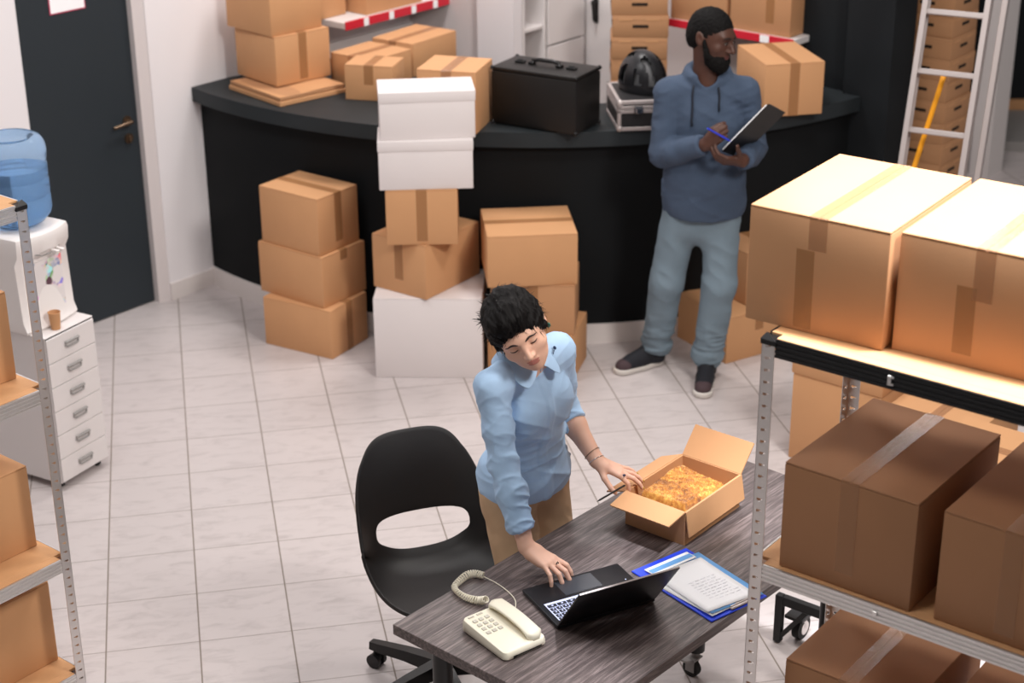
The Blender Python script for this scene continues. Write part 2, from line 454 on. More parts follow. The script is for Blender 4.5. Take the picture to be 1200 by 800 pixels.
carton('cardboard_box', 'brown carton at the right end of the countertop with shiny tape over its lid', (3.220, -0.665), 0.5, 0.304, 0.420, 0.262, CT, 'y', drop=(.262, .1), group=G2, tmat=M['tape_brown'])

# black instrument case
bc = thing('black_case', 'big black hard case with a handle standing on the countertop', 'case', (1.907, -0.470, CT), R(-41.5))
W_, D_, H_ = 0.462, 0.249, 0.285
mb = MB(); mb.span((0, 0, 0.006), (W_, D_, H_ * .93), 0.006, 2); mb.build('case_body', mat('black_grained_leatherette', srgb(17, 14, 13), 0.5, bump=0.2, bscale=400), bc, angle=35)
mb = MB(); mb.span((0, 0, H_ * .93 + 0.002), (W_, D_, H_), 0.006, 2); mb.build('case_lid', bc.children[0].data.materials[0], bc, angle=35)
for x in (0.09, W_ - 0.09):
    mb = MB(); mb.box((x, D_ * .5, H_ + 0.006), (0.05, 0.03, 0.012), None, 0.003); mb.box((x, D_ * .5, H_ + 0.014), (0.03, 0.014, 0.008), None, 0.002); mb.build('latch', M['black'], bc)
mb = MB()
mb.tube([(W_ / 2 - 0.075, D_ * .5, H_), (W_ / 2 - 0.07, D_ * .5, H_ + 0.020), (W_ / 2 - 0.04, D_ * .5, H_ + 0.026), (W_ / 2 + 0.04, D_ * .5, H_ + 0.026), (W_ / 2 + 0.07, D_ * .5, H_ + 0.020), (W_ / 2 + 0.075, D_ * .5, H_)], 0.010, n=10)
for s in (-1, 1): mb.box((W_ / 2 + s * 0.075, D_ * .5, H_ + 0.008), (0.03, 0.035, 0.016), None, 0.003)
mb.build('handle', M['black'], bc, angle=50)
for x in (0.02, W_ - 0.02):
    for y in (0.02, D_ - 0.02):
        mb = MB(); mb.cyl((x, y, 0), (x, y, 0.007), 0.010); mb.build('foot', M['rubber'], bc)
for x in (0, W_):
    for y in (0, D_):
        for z in (0.012, H_ - 0.006):
            mb = MB(); mb.sphere((x + (0.004 if x == 0 else -0.004), y + (0.004 if y == 0 else -0.004), z), 0.011, u=10, v=8)
            mb.build('corner_guard', M['black'], bc, smooth=True)

# silver-edged flight case with a helmet on it
sc = thing('equipment_case', 'low black equipment case with silver edges and latches under the black helmet', 'case', (2.467, -0.735, CT), R(-5.7))
W_, D_, H_ = 0.42, 0.36, 0.147
mb = MB(); mb.span((0.004, 0.004, 0.002), (W_ - .004, D_ - .004, 0.100), 0.002); mb.build('case_body', mat('black_case_panel', srgb(34, 33, 35), 0.5, bump=0.2, bscale=300), sc)
mb = MB(); mb.span((0.004, 0.004, 0.104), (W_ - .004, D_ - .004, H_ - .002), 0.002); mb.build('case_lid', sc.children[0].data.materials[0], sc)
mb = MB(); e = 0.018
for x in (0, W_ - e):
    for y in (0, D_ - e): mb.span((x, y, 0), (x + e, y + e, H_), 0.003)
for z in (0, 0.086, 0.106, H_ - e):
    for y in (0, D_ - e): mb.span((0, y, z), (W_, y + e, z + (e if z in (0, H_ - e) else 0.016)), 0.002)
    for x in (0, W_ - e): mb.span((x, 0, z), (x + e, D_, z + (e if z in (0, H_ - e) else 0.016)), 0.002)
mb.build('metal_edge', M['alu'], sc)
for x in (0.10, W_ - 0.10):
    mb = MB(); mb.box((x, -0.005, 0.104), (0.045, 0.012, 0.035), None, 0.003); mb.box((x, -0.013, 0.100), (0.026, 0.008, 0.026), None, 0.002); mb.build('latch', M['chrome'], sc)
for x in (0.012, W_ - 0.012):
    for z in (0.012, H_ - 0.012):
        mb = MB(); mb.sphere((x, 0.012, z), 0.017); mb.build('corner_guard', M['alu'], sc, smooth=True)

hm = thing('bicycle_helmet', 'black vented bicycle helmet on the silver-edged case behind the man', 'helmet', (2.640, -0.54, CT + 0.1495), R(20))
def helmet():
    mb = MB(); bm = mb.bm; NU, NV = 48, 20
    V_ = []
    for i in range(NV + 1):
        ph = (i / NV) * (PI / 2 + 0.28)
        row = []
        for j in range(NU):
            a = 2 * PI * j / NU
            rx, ry, rz_ = 0.105, 0.140, 0.150
            rib = 1 + 0.035 * math.cos(a * 2 + 0.4) * math.sin(ph) ** 2
            row.append(bm.verts.new((rx * math.sin(ph) * math.cos(a) * rib, ry * math.sin(ph) * math.sin(a), 0.040 + rz_ * math.cos(ph))))
        V_.append(row)
    for i in range(NV):
        for j in range(NU):
            k = (j + 1) % NU
            # long vents front to back
            x = V_[i][j].co.x; u = (abs(x) % 0.058) / 0.058
            y = V_[i][j].co.y
            vent = 2 < i < 17 and 0.42 < u < 0.93 and (int((y + 0.2) / 0.052) % 3 != 0)
            if vent: continue
            bm.faces.new((V_[i][j], V_[i + 1][j], V_[i + 1][k], V_[i][k]))
    bmesh.ops.remove_doubles(bm, verts=bm.verts[:], dist=1e-5)
    fs = bm.faces[:]
    bmesh.ops.recalc_face_normals(bm, faces=fs)
    bmesh.ops.solidify(bm, geom=fs, thickness=0.014)
    return mb
helmet().build('shell', mat('black_helmet_shell', srgb(30, 30, 33), 0.35), hm, angle=45)
mb = MB(); mb.sphere((0, 0, 0.04), 1.0, (0.082, 0.114, 0.118)); bmesh.ops.bisect_plane(mb.bm, geom=mb.bm.verts[:] + mb.bm.edges[:] + mb.bm.faces[:], plane_co=(0, 0, 0.012), plane_no=(0, 0, -1), clear_outer=True); mb.build('liner', mat('grey_foam', srgb(120, 120, 122), 0.8), hm, smooth=True)
mb = MB()
for s in (-1, 1): mb.tube([(s * 0.085, -0.06, 0.03), (s * 0.075, -0.03, 0.008), (s * 0.03, 0.0, 0.005), (0, 0.01, 0.005)], 0.006, n=8)
mb.build('chin_strap', M['rubber'], hm)

# ------------------------------------------------------------------ white wall shelf with the red price rail and its cartons
ws = thing('wall_shelf', 'white wall shelf with a red price rail holding cartons, left of the far corner', 'shelf', uv(1.56, VW, 1.315), A0)
mb = MB(); mb.span((0, -0.31, 0), (0.84, -0.001, 0.035), 0.002); mb.build('shelf_board', M['whitemetal'], ws)
mb = MB(); mb.span((0, -0.318, -0.006), (0.84, -0.3105, 0.042), 0.002); mb.build('price_rail', M['red'], ws)
for x in (0.14, 0.34, 0.52, 0.70):
    mb = MB(); mb.span((x, -0.3205, -0.004), (x + 0.036, -0.3182, 0.040)); mb.build('price_tag', M['paper'], ws)
carton('cardboard_box', 'left brown carton on the white wall shelf', tuple(uv(1.40, 0.04))[:2], 38.5, 0.33, 0.14, 0.28, 1.351, None, group='cartons on wall shelves')
carton('cardboard_box', 'right brown carton on the white wall shelf above the red rail', tuple(uv(1.77, 0.16))[:2], 38.5, 0.45, 0.26, 0.28, 1.351, None, group='cartons on wall shelves')
mb = MB(); mb.span((0, -0.022, 0), (0.86, 0, 0.056), 0.004); o = mb.build('trim_4', M['whitemetal'], None, loc=uv(1.54, VW, 1.112)); o.rotation_euler = (0, 0, A0); o['kind'] = 'structure'
# tall white cupboard with an open compartment (faces right)
wc = thing('white_cupboard', 'tall white cupboard with one open compartment beside the far door', 'cupboard', uv(2.44, 0.72), A0)
def wcs(name, lo, hi): 
    mb = MB(); mb.span(lo, hi, 0.002); return mb.build(name, M['whitemetal'], wc)
wcs('back_board', (0, 0.22, 0), (0.55, 0.24, 2.2)); wcs('side_board', (0, 0, 0), (0.02, 0.2195, 2.2)); wcs('side_board', (0.19, 0, 0), (0.21, 0.2195, 2.2)); wcs('side_board', (0.53, 0, 0), (0.55, 0.2195, 2.2))
for z in (0.05, 0.45, 0.85, 1.20, 1.55, 1.9): wcs('shelf_board', (0.0205, 0.01, z), (0.1895, 0.219, z + 0.02))
wcs('cupboard_door', (0.212, -0.012, 1.10), (0.55, -0.001, 2.2)); wcs('drawer_front', (0.212, -0.012, 0.6), (0.55, -0.001, 1.09)); wcs('drawer_front', (0.212, -0.012, 0.05), (0.55, -0.001, 0.59))
# far shelf behind the man
fs_ = thing('wall_shelf', 'white wall shelf with a red price rail holding two cartons behind the man', 'shelf', uv(2.70, 1.60, 1.36), A0 - PI / 2)
mb = MB(); mb.span((-0.08, 0, -0.035), (0.72, 0.35, 0), 0.002); mb.build('shelf_board', M['whitemetal'], fs_)
mb = MB(); mb.span((-0.08, -0.008, -0.038), (0.72, -0.0005, 0.004), 0.002); mb.build('price_rail', M['red'], fs_)
for x in (0.30, 0.52):
    mb = MB(); mb.span((x, -0.0105, -0.036), (x + 0.055, -0.0082, 0.002)); mb.build('price_tag', M['paper'], fs_)
carton('cardboard_box', 'left brown carton on the shelf behind the man', tuple(uv(2.72, 1.53))[:2], 38.5 - 90, 0.36, 0.28, 0.34, 1.361, None, group='cartons on wall shelves', m=M['card2'])
carton('cardboard_box', 'right brown carton on the shelf behind the man, next to the dark wall', tuple(uv(2.72, 1.91))[:2], 38.5 - 90, 0.37, 0.28, 0.36, 1.361, 'y', drop=(.3, .1), group='cartons on wall shelves', m=M['card2'], off=0.06)

# ------------------------------------------------------------------ stacks of flat cartons with hand holes
ORD = ['first', 'second', 'third', 'fourth', 'fifth', 'sixth', 'seventh', 'eighth', 'ninth', 'tenth', 'eleventh', 'twelfth', 'thirteenth', 'fourteenth', 'fifteenth', 'sixteenth', 'seventeenth', 'eighteenth']
def flat_stack(where, P, th, w, d, h, n, group, jig=0.004):
    proto = None
    for k in range(n):
        a = R(th + rng.uniform(-1, 1))
        loc = (P[0] + rng.uniform(-jig, jig), P[1] + rng.uniform(-jig, jig), k * (h + 0.0008))
        lab = 'flat brown carton, %s from the top of the stack %s' % (ORD[n - 1 - k], where)
        if proto is None:
            proto = thing('flat_carton', lab, 'box', loc, a, group)
            mb = MB(); mb.span((0, 0, 0), (w, d, h), 0.003, 2); mb.build('carton_body', M['card2'], proto, angle=35)
            mb = MB()
            mb.span((-0.0012, -0.0012, h - 0.020), (w + 0.0012, d + 0.0012, h - 0.0185), 0.0)
            for s in (0.24, 0.72): mb.span((w * s - 0.035, -0.0016, h - 0.026), (w * s + 0.035, 0.0, h - 0.016), 0.001)
            mb.build('lid_edge', M['card'], proto)
            mb = MB(); mb.box((w * .5, -0.0008, h * .52), (0.085, 0.0035, 0.017), None, 0.0015); mb.build('hand_hole', M['slot'], proto)
            mb = MB(); mb.box((-0.0008, d * .5, h * .52), (0.0035, 0.085, 0.017), None, 0.0015); mb.build('hand_hole', M['slot'], proto)
            mb = MB(); mb.box((w + 0.0008, d * .5, h * .52), (0.0035, 0.085, 0.017), None, 0.0015); mb.build('hand_hole', M['slot'], proto)
        else:
            c = copy_tree(proto); c.location = loc; c.rotation_euler = (0, 0, a); c['label'] = lab
p = uv(2.40, 1.375)
flat_stack('by the white far door', (p.x, p.y), -13, 0.30, 0.24, 0.1165, 13, 'flat cartons stacked by the far door')
flat_stack('behind the ladder', (4.35, -0.30), 40, 0.30, 0.30, 0.1125, 14, 'flat cartons stacked behind the ladder')
# ------------------------------------------------------------------ boltless racks
def post_mesh(L, w=0.036, t=0.0022, pitch=0.033, sx=1, sy=1):
    """angle post, corner at origin, flanges along sx*x and sy*y, punched with key slots"""
    mb = MB()
    hw, hh = 0.016, 0.0075
    def flange(ax, s):
        def b(a0, a1, z0, z1):
            lo = [0, 0, z0]; hi = [0, 0, z1]
            lo[ax] = s * a0; hi[ax] = s * a1
            o = 1 - ax; so = sy if ax == 0 else sx
            hi[o] = so * t
            mb.span(lo, hi)
        e = (w - hw) / 2
        b(0, e, 0, L); b(w - e, w, 0, L)
        z = 0.0; k = 0
        nxt = 0.02
        while nxt < L:
            b(e, w - e, z, nxt); z = nxt + hh; nxt += pitch
        b(e, w - e, z, L)
        # tongue inside each slot
        nxt = 0.02
        while nxt < L:
            b(e + hw * .55, w - e, nxt, nxt + hh * .45); nxt += pitch
    flange(0, sx); flange(1, sy)
    return mb
def rack(name, label, O, rz, W, D, levels, H=1.80, beam_mats=None, side=True):
    t = thing(name, label, 'rack', (O[0], O[1], 0), R(rz))
    for (x, y, sx, sy) in ((0, 0, 1, 1), (W, 0, -1, 1), (0, D, 1, -1), (W, D, -1, -1)):
        p = post_mesh(H - 0.012, sx=sx, sy=sy).build('post', M['steel'], t, loc=(x, y, 0.004))
        mb = MB(); c = (sx * 0.0175, sy * 0.0175)
        mb.span((min(-.003 * sx, sx * .040), min(-.003 * sy, sy * .040), H - 0.02), (max(-.003 * sx, sx * .040), max(-.003 * sy, sy * .040), H - 0.006), 0.001)
        bm = mb.bm
        q = [(-.003 * sx, -.003 * sy, H - .006), (sx * .040, -.003 * sy, H - .006), (-.003 * sx, sy * .040, H - .006)]
        vs = [bm.verts.new(v) for v in q] + [bm.verts.new((sx * .008, sy * .008, H + (.010 if not y else .004)))]
        for f in ((0, 1, 3), (1, 2, 3), (2, 0, 3), (0, 2, 1)): bm.faces.new([vs[i] for i in f])
        mb.build('post_cap', M['black'], p, loc=(0, 0, -0.004 - (0.0115 if y else 0)))
        mb = MB(); mb.span((min(-.002 * sx, sx * .038), min(-.002 * sy, sy * .038), -0.004), (max(-.002 * sx, sx * .038), max(-.002 * sy, sy * .038), 0.012), 0.001); mb.build('post_foot', M['black'], p)
    for li, z in enumerate(levels):
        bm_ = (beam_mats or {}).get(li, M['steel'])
        g = 0.003
        def ribbed(axis, a0, a1, pos, out):
            """beam 50 mm high with four ribs on its outer face"""
            mb = MB(); n = 4; h = 0.050; prof = []
            prof.append((0.0, 0.0))
            for k in range(n):
                zb = h * k / n
                prof += [(0.0035, zb + 0.002), (0.0035, zb + h / n * .62), (0.0005, zb + h / n * .74), (0.0005, zb + h / n * .96)]
            prof += [(0.0035, h), (-0.0015, h), (-0.0015, 0.0)]
            pts = []
            for o, zz in prof:
                if axis == 0: pts.append(Vector((a0, pos + out * o, z - h + zz - 0.001)))
                else: pts.append(Vector((pos + out * o, a0, z - h + zz - 0.001)))
            vec = (a1 - a0, 0, 0) if axis == 0 else (0, a1 - a0, 0)
            mb.prism(pts, vec)
            return mb.build('beam', bm_, t)
        ribbed(0, 0.037, W - 0.037, 0.0035, -1)
        ribbed(0, 0.037, W - 0.037, D - 0.0035, 1)
        ribbed(1, 0.037, D - 0.037, 0.0035, -1)
        ribbed(1, 0.037, D - 0.037, W - 0.0035, 1)
        mb = MB(); 
        mb.span((0.0065, 0.0375, z - 0.010), (W - 0.0065, D - 0.0375, z), 0.0008)
        mb.span((0.0375, 0.0065, z - 0.010), (W - 0.0375, 0.0374, z), 0.0008); mb.span((0.0375, D - 0.0374, z - 0.010), (W - 0.0375, D - 0.0065, z), 0.0008)
        mb.build('shelf_board', M['board'], t)
        mb = MB(); mb.span((0.0365, 0.0012, z - 0.030), (0.0, 0.0035, z - 0.012)) if False else None
    return t
LR = 1.20; a = R(-49)
rr = rack('storage_rack', 'galvanised storage rack full of brown cartons in the right foreground', (1.783, -4.722), -49, LR, 0.50, [0.12, 0.53, 1.163, 1.80], beam_mats={3: M['blacksteel']})  # top beam coloured black for the dark reflection in its galvanised face
lr = rack('storage_rack', 'galvanised storage rack cut off by the left edge, beside the white drawer cabinet', (-0.056 - 0.9 * math.cos(R(40)), -3.275 - 0.9 * math.sin(R(40))), 40, 0.9, 0.45, [0.12, 0.569, 1.186, 1.80])
# beam clip seen on the darkened top beam
mb = MB(); mb.box((0.345, -0.0015, 1.774), (0.010, 0.004, 0.026), None, 0.001); mb.box((0.352, -0.0015, 1.783), (0.008, 0.003, 0.005)); mb.box((0.352, -0.0015, 1.765), (0.008, 0.003, 0.005)); mb.build('beam_clip', M['steel'], rr)
mb = MB(); mb.box((0.36, -0.0015, 1.137), (0.014, 0.004, 0.014), None, 0.001); mb.build('beam_clip', M['steel'], rr)

GR = 'cartons on the right rack'; GL = 'cartons on the left rack'
ZT = 1.8003
carton('cardboard_box', 'left brown carton on the right rack’s top shelf, lid in bright light', (1.777, -4.605), -46.8, 0.371, 0.498, 0.303, ZT, 'y', 0.048, GR, m=M['card2'], drop=(0.085, 0.1), tmat=M['tape'])
tr = carton('cardboard_box', 'right brown carton on the right rack’s top shelf, cut off by the picture edge', (2.059, -4.867), -46.8, 0.420, 0.489, 0.300, ZT, 'y', 0.048, GR, m=M['card2'], drop=(0.13, 0.1), tmat=M['tape'])
carton('cardboard_box', 'left brown carton on the middle shelf of the right rack with wrinkled clear tape', (1.846, -4.765), -49.7, 0.369, 0.475, 0.303, 1.1635, 'y', 0.05, GR, m=M['card_shaded'], drop=(0.26, 0.1), tmat=M['tape'])
carton('cardboard_box', 'right brown carton on the middle shelf of the right rack, half outside the picture', (2.131, -5.085), -49.7, 0.420, 0.46, 0.303, 1.1635, 'y', 0.05, GR, m=M['card_shaded'], drop=(0.28, 0.1), tmat=M['tape'], off=-0.03)
carton('cardboard_box', 'left brown carton on the low shelf of the right rack with silvery tape', (1.905, -4.71), -49, 0.37, 0.46, 0.303, 0.5305, 'y', 0.05, GR, m=M['card_shaded'], drop=(0.12, 0.1), tmat=M['tape'])
carton('cardboard_box', 'right brown carton on the low shelf of the right rack, only a corner in view', (2.195, -5.035), -49, 0.40, 0.46, 0.303, 0.5305, 'y', 0.05, GR, m=M['card_shaded'], tmat=M['tape'])
# second tape strips on the front of the top cartons, darker brown
for tt, x, z0, z1, w_ in ((None, 0, 0, 0, 0),):
    pass
def front_tape(t, x0, x1, z0, z1, y, m=None):
    mb = MB(); mb.grid([[Vector((x0, y, z0)), Vector((x1, y, z0))], [Vector((x0 - 0.002, y, z1)), Vector((x1 - 0.002, y, z1))]]); mb.build('tape', m or M['tape_brown'], t)
for o in list(COL.objects):
    if o.get('label', '').startswith('left brown carton on the right rack’s top'):
        front_tape(o, -0.052, -0.004, 0.01, 0.215, -0.2497)
    if o.get('label', '').startswith('right brown carton on the right rack’s top'):
        front_tape(o, -0.06, -0.012, 0.03, 0.20, -0.2452)

ca, sa = math.cos(R(40)), math.sin(R(40))
def left_box(label, A, w, d, h, z0, th=40):
    O = (A[0] - w * math.cos(R(th)), A[1] - w * math.sin(R(th)))
    carton('cardboard_box', label, O, th, w, d, h, z0, None, group=GL)
left_box('brown carton on the left rack’s second shelf from the top, beside the water dispenser', (-0.159, -3.19), 0.42, 0.30, 0.299, 1.1865)
left_box('brown carton on the third shelf from the top of the left rack', (-0.166, -3.187), 0.42, 0.30, 0.301, 0.5695)
left_box('brown carton on the bottom shelf of the left rack', (-0.145, -3.194), 0.42, 0.30, 0.312, 0.1205)

# cartons behind the right rack
GB = 'cartons on the floor behind the right rack'
cb = carton('cardboard_box', 'tall brown carton on the floor behind the right rack, seen below its dark top beam', (2.912, -2.064), -50, 0.42, 0.40, 0.405, 0.0, None, group=GB)
carton('cardboard_box', 'shallow brown carton lying on the tall one behind the right rack', (2.905, -2.06), -50, 0.43, 0.40, 0.10, 0.4055, None, group=GB)
carton('cardboard_box', 'brown carton beside the tall one behind the right rack', (3.20, -2.43), -50, 0.40, 0.40, 0.40, 0.0, 'y', group=GB, tmat=M['tape'])
carton('cardboard_box', 'long brown carton behind the right rack with a shiny strip of tape', (3.05, -3.05), -50, 0.46, 0.40, 0.50, 0.0, 'x', group=GB, tmat=M['tape'])
carton('cardboard_box', 'brown carton at the right edge behind the right rack', (3.40, -3.42), -50, 0.46, 0.44, 0.48, 0.0, 'x', group=GB, tmat=M['tape'])
tg = thing('tape_dispenser', 'black and chrome tape dispenser lying on the shallow carton behind the right rack', 'tape dispenser', (3.16, -2.10, 0.506), R(-50))
mb = MB(); mb.cyl((0, 0, 0.002), (0, 0, 0.05), 0.045, n=28); mb.build('tape_roll', M['tape_brown'], tg, angle=40)
mb = MB(); mb.tube([(0.045 * math.cos(k * PI / 12) * 1.2, 0.045 * math.sin(k * PI / 12) * 1.2, 0.03) for k in range(-6, 14)], 0.006, n=8); mb.tube([(-0.05, 0.0, 0.03), (-0.09, -0.03, 0.02), (-0.13, -0.05, 0.015)], 0.011, n=10); mb.build('dispenser_frame', M['blackgloss'], tg, smooth=True)
mb = MB(); mb.box((0.062, -0.03, 0.03), (0.006, 0.05, 0.05), Matrix.Rotation(0.4, 3, 'Z'), 0.001); mb.box((0.03, -0.062, 0.03), (0.06, 0.004, 0.05), Matrix.Rotation(0.3, 3, 'Z'), 0.001); mb.build('cutter_blade', M['chrome'], tg)

# ------------------------------------------------------------------ white drawer cabinet, water dispenser, cup
hc = thing('drawer_cabinet', 'white six-drawer metal cabinet on castors carrying the water dispenser', 'cabinet', (-0.194, -1.72, 0), R(49.3))
W_, D_, H_ = 0.284, 0.43, 0.70
mb = MB(); t_ = 0.004
mb.span((0, 0.004, 0.035), (t_, D_, H_)); mb.span((W_ - t_, 0.004, 0.035), (W_, D_, H_)); mb.span((t_, D_ - t_, 0.035), (W_ - t_, D_, H_)); mb.span((t_, 0.004, 0.035), (W_ - t_, D_ - t_, 0.040))
mb.span((-0.001, -0.001, H_ - 0.001), (W_ + 0.001, D_ + 0.001, H_ + 0.004), 0.002)
mb.build('cabinet_body', M['whitemetal'], hc)
dh = (H_ - 0.045) / 6
for k in range(6):
    z = 0.040 + k * dh
    mb = MB(); mb.span((0.002, -0.006, z + 0.0015), (W_ - 0.002, 0.003, z + dh - 0.0015), 0.0015); d_ = mb.build('drawer', M['whitemetal'], hc)
    mb = MB(); mb.box((W_ * .5, -0.012, z + dh * .60), (0.085, 0.012, 0.010), None, 0.003)
    mb.tube([(W_ * .5 - .04, -0.008, z + dh * .48), (W_ * .5 - .03, -0.014, z + dh * .42), (W_ * .5 + .03, -0.014, z + dh * .42), (W_ * .5 + .04, -0.008, z + dh * .48)], 0.004, n=8)
    mb.build('drawer_handle', M['grey'], d_)
for x in (0.03, W_ - 0.03):
    for y in (0.04, D_ - 0.04):
        mb = MB(); mb.cyl((x - 0.008, y, 0.017), (x + 0.008, y, 0.017), 0.017, n=18); mb.cyl((x, y, 0.017), (x, y, 0.036), 0.006); mb.build('castor', M['rubber'], hc, angle=40)

wd = thing('water_dispenser', 'white countertop water dispenser with a printed front on the drawer cabinet', 'water dispenser', (-0.194, -1.72, 0.7045), R(49.3))
# local: x along the front, y to the back
mb = MB()
x0, x1, yb, zt = -0.012, 0.285, 0.40, 0.415
def outline(y0, bulge, inset=0.0):
    pts = []
    for i in range(13):
        t = i / 12; x = x0 + inset + (x1 - x0 - 2 * inset) * t
        pts.append((x, y0 - bulge * (1 - (2 * t - 1) ** 2)))
    return pts + [(x1 - inset, yb), (x0 + inset, yb)]
def loft(mb, rings):
    bm = mb.bm; VV = [[bm.verts.new(p) for p in r] for r in rings]
    n = len(VV[0])
    for A, B in zip(VV[:-1], VV[1:]):
        for k in range(n): bm.faces.new((A[k], A[(k + 1) % n], B[(k + 1) % n], B[k]))
    bm.faces.new(list(reversed(VV[0]))); bm.faces.new(VV[-1])
rs = []
for z, y0, b_, ins in ((0.0, 0.085, 0.02, 0.004), (0.012, 0.08, 0.025, 0.0), (0.05, 0.095, 0.012, 0.0), (0.30, 0.105, 0.012, 0.0), (0.335, 0.085, 0.03, 0.0), (0.39, 0.08, 0.036, 0.0), (0.408, 0.084, 0.034, 0.004), (zt, 0.098, 0.03, 0.016)):
    rs.append([Vector((x, y, z)) for x, y in outline(y0, b_, ins)])
loft(mb, rs); mb.build('dispenser_body', M['white'], wd, angle=35)
gm = bpy.data.materials.new('printed_front_panel'); gm.use_nodes = True
nt = gm.node_tree; b = nt.nodes['Principled BSDF']; b.inputs['Roughness'].default_value = 0.3
tc = nt.nodes.new('ShaderNodeTexCoord'); vo = nt.nodes.new('ShaderNodeTexVoronoi'); vo.inputs['Scale'].default_value = 34; nt.links.new(tc.outputs['Object'], vo.inputs['Vector'])
hs = nt.nodes.new('ShaderNodeHueSaturation'); hs.inputs['Saturation'].default_value = 0.75; nt.links.new(vo.outputs['Color'], hs.inputs['Color'])
n2 = nt.nodes.new('ShaderNodeTexNoise'); n2.inputs['Scale'].default_value = 14; nt.links.new(tc.outputs['Object'], n2.inputs['Vector'])
rp = nt.nodes.new('ShaderNodeValToRGB'); rp.color_ramp.elements[0].position = 0.50; rp.color_ramp.elements[1].position = 0.58; nt.links.new(n2.outputs['Fac'], rp.inputs[0])
mx = nt.nodes.new('ShaderNodeMix'); mx.data_type = 'RGBA'; mx.inputs[6].default_value = srgb(232, 226, 226); nt.links.new(rp.outputs[0], mx.inputs[0]); nt.links.new(hs.outputs[0], mx.inputs[7]); nt.links.new(mx.outputs[2], b.inputs['Base Color'])
mb = MB(); mb.span((0.05, 0.088, 0.06), (0.235, 0.0925, 0.285), 0.001); mb.build('front_panel', gm, wd)
mb = MB(); mb.tube([(0.03, 0.082, 0.345), (0.10, 0.058, 0.318), (0.18, 0.058, 0.318), (0.25, 0.082, 0.345)], 0.003, n=6); mb.build('seam_line', M['grey'], wd)
for x in (0.165, 0.195):
    mb = MB(); mb.cyl((x, 0.07, 0.325), (x, 0.04, 0.31), 0.008); mb.box((x, 0.045, 0.322), (0.016, 0.03, 0.008), None, 0.002); mb.build('tap', M['white'], wd)
bt = thing('water_bottle', 'big blue translucent water bottle upside down on the dispenser', 'bottle', (-0.255, -1.475, 0.7045 + 0.416), 0)
wm = mat('blue_polycarbonate', srgb(176, 208, 240), 0.12, trans=0.85, ior=1.1)
prof = [(0.03, 0.0), (0.06, 0.006), (0.105, 0.02), (0.131, 0.05), (0.136, 0.07), (0.136, 0.12), (0.130, 0.13), (0.136, 0.14), (0.136, 0.19), (0.130, 0.20), (0.136, 0.21), (0.136, 0.255), (0.131, 0.265), (0.137, 0.28), (0.139, 0.315), (0.134, 0.345), (0.120, 0.368), (0.098, 0.378), (0.090, 0.374), (0.082, 0.362), (0.06, 0.356), (0.0, 0.354)]
mb = MB(); mb.lathe(prof, 48); mb.build('bottle_shell', wm, bt, angle=50)
mb = MB(); mb.lathe([(0.0, 0.004), (0.05, 0.010), (0.10, 0.025), (0.126, 0.055), (0.1285, 0.12), (0.1285, 0.245), (0.0, 0.245)], 40); mb.build('water', mat('blue_tinted_water', srgb(176, 212, 242), 0.05, trans=0.75, ior=1.33), bt, angle=40)
mb = MB(); mb.cyl((0, 0, -0.0008), (0, 0, 0.006), 0.028, n=24); mb.build('bottle_neck', wm, bt, angle=40)
cp = thing('paper_cup', 'brown paper cup standing in front of the water dispenser', 'cup', (-0.152, -1.618, 0.7045), 0)
mb = MB(); mb.lathe([(0.0, 0.002), (0.019, 0.0), (0.025, 0.072), (0.027, 0.074), (0.025, 0.0755), (0.0235, 0.072), (0.0175, 0.006), (0.0, 0.006)], 28); mb.build('cup_wall', M['card'], cp, angle=40)

# ------------------------------------------------------------------ ladder
P1 = Vector((3.683, -1.264, 1.49)); rdir = Vector((0.225, -0.176, 0)).normalized(); nd = Vector((-rdir.y, rdir.x, 0)).normalized()
al = R(16); ld_dir = (nd * math.sin(al) + rdir * math.sin(R(-1)) + Vector((0, 0, 1)) * math.cos(al)).normalized()
foot = P1 - ld_dir * (1.49 / ld_dir.z)
ld = thing('ladder', 'aluminium ladder leaning by the dark wall, orange straps on it', 'ladder', foot, math.atan2(rdir.y, rdir.x))
LW = 0.30
def lad(s, x, off=0.0):   # local point: s up the ladder, x across, off behind
    return Vector((x, 0, 0)) + Vector((0, math.sin(al), math.cos(al))) * s + Vector((0, math.cos(al), -math.sin(al))) * off
rotL = Matrix.Rotation(-al, 3, 'X')
for x in (0.0, LW):
    mb = MB(); L = 2.75
    mb.box(lad(L / 2 + .02, x + (0.002 if x == 0 else -0.002)), (0.004, 0.062, L), rotL); mb.box(lad(L / 2 + .02, x + (0.012 if x == 0 else -0.012), -0.031), (0.024, 0.004, L), rotL); mb.box(lad(L / 2 + .02, x + (0.012 if x == 0 else -0.012), 0.031), (0.024, 0.004, L), rotL)
    mb.build('rail', M['alu'], ld)
    mb = MB(); mb.box(lad(0.02, x + (0.012 if x == 0 else -0.012)), (0.036, 0.075, 0.05), rotL, 0.004); mb.build('rubber_foot', M['rubber'], ld)
    xx = x + 0.045
    if x == 0: continue
    mb = MB(); mb.box(lad(1.42, xx, 0.075), (0.026, 0.05, 2.7), rotL, 0.002); mb.build('rear_rail', M['alu'], ld)
s = 1.545 - 0.266 * 5
while s < 2.75:
    mb = MB(); mb.box(lad(s, LW / 2, -0.004), (LW - 0.004, 0.036, 0.026), rotL, 0.004); mb.build('rung', M['alu'], ld); s += 0.266
mb = MB(); mb.tube([lad(0.9, 0.03, 0.12), lad(1.1, 0.04, 0.125), lad(1.5, 0.105, 0.13), lad(1.56, 0.115, 0.125)], 0.012, n=8); mb.build('strap', M['yellow'], ld, smooth=True)
mb = MB(); mb.tube([lad(0.85, 0.245, 0.12), lad(1.3, 0.272, 0.12)], 0.012, n=8); mb.build('strap', M['orange'], ld, smooth=True)
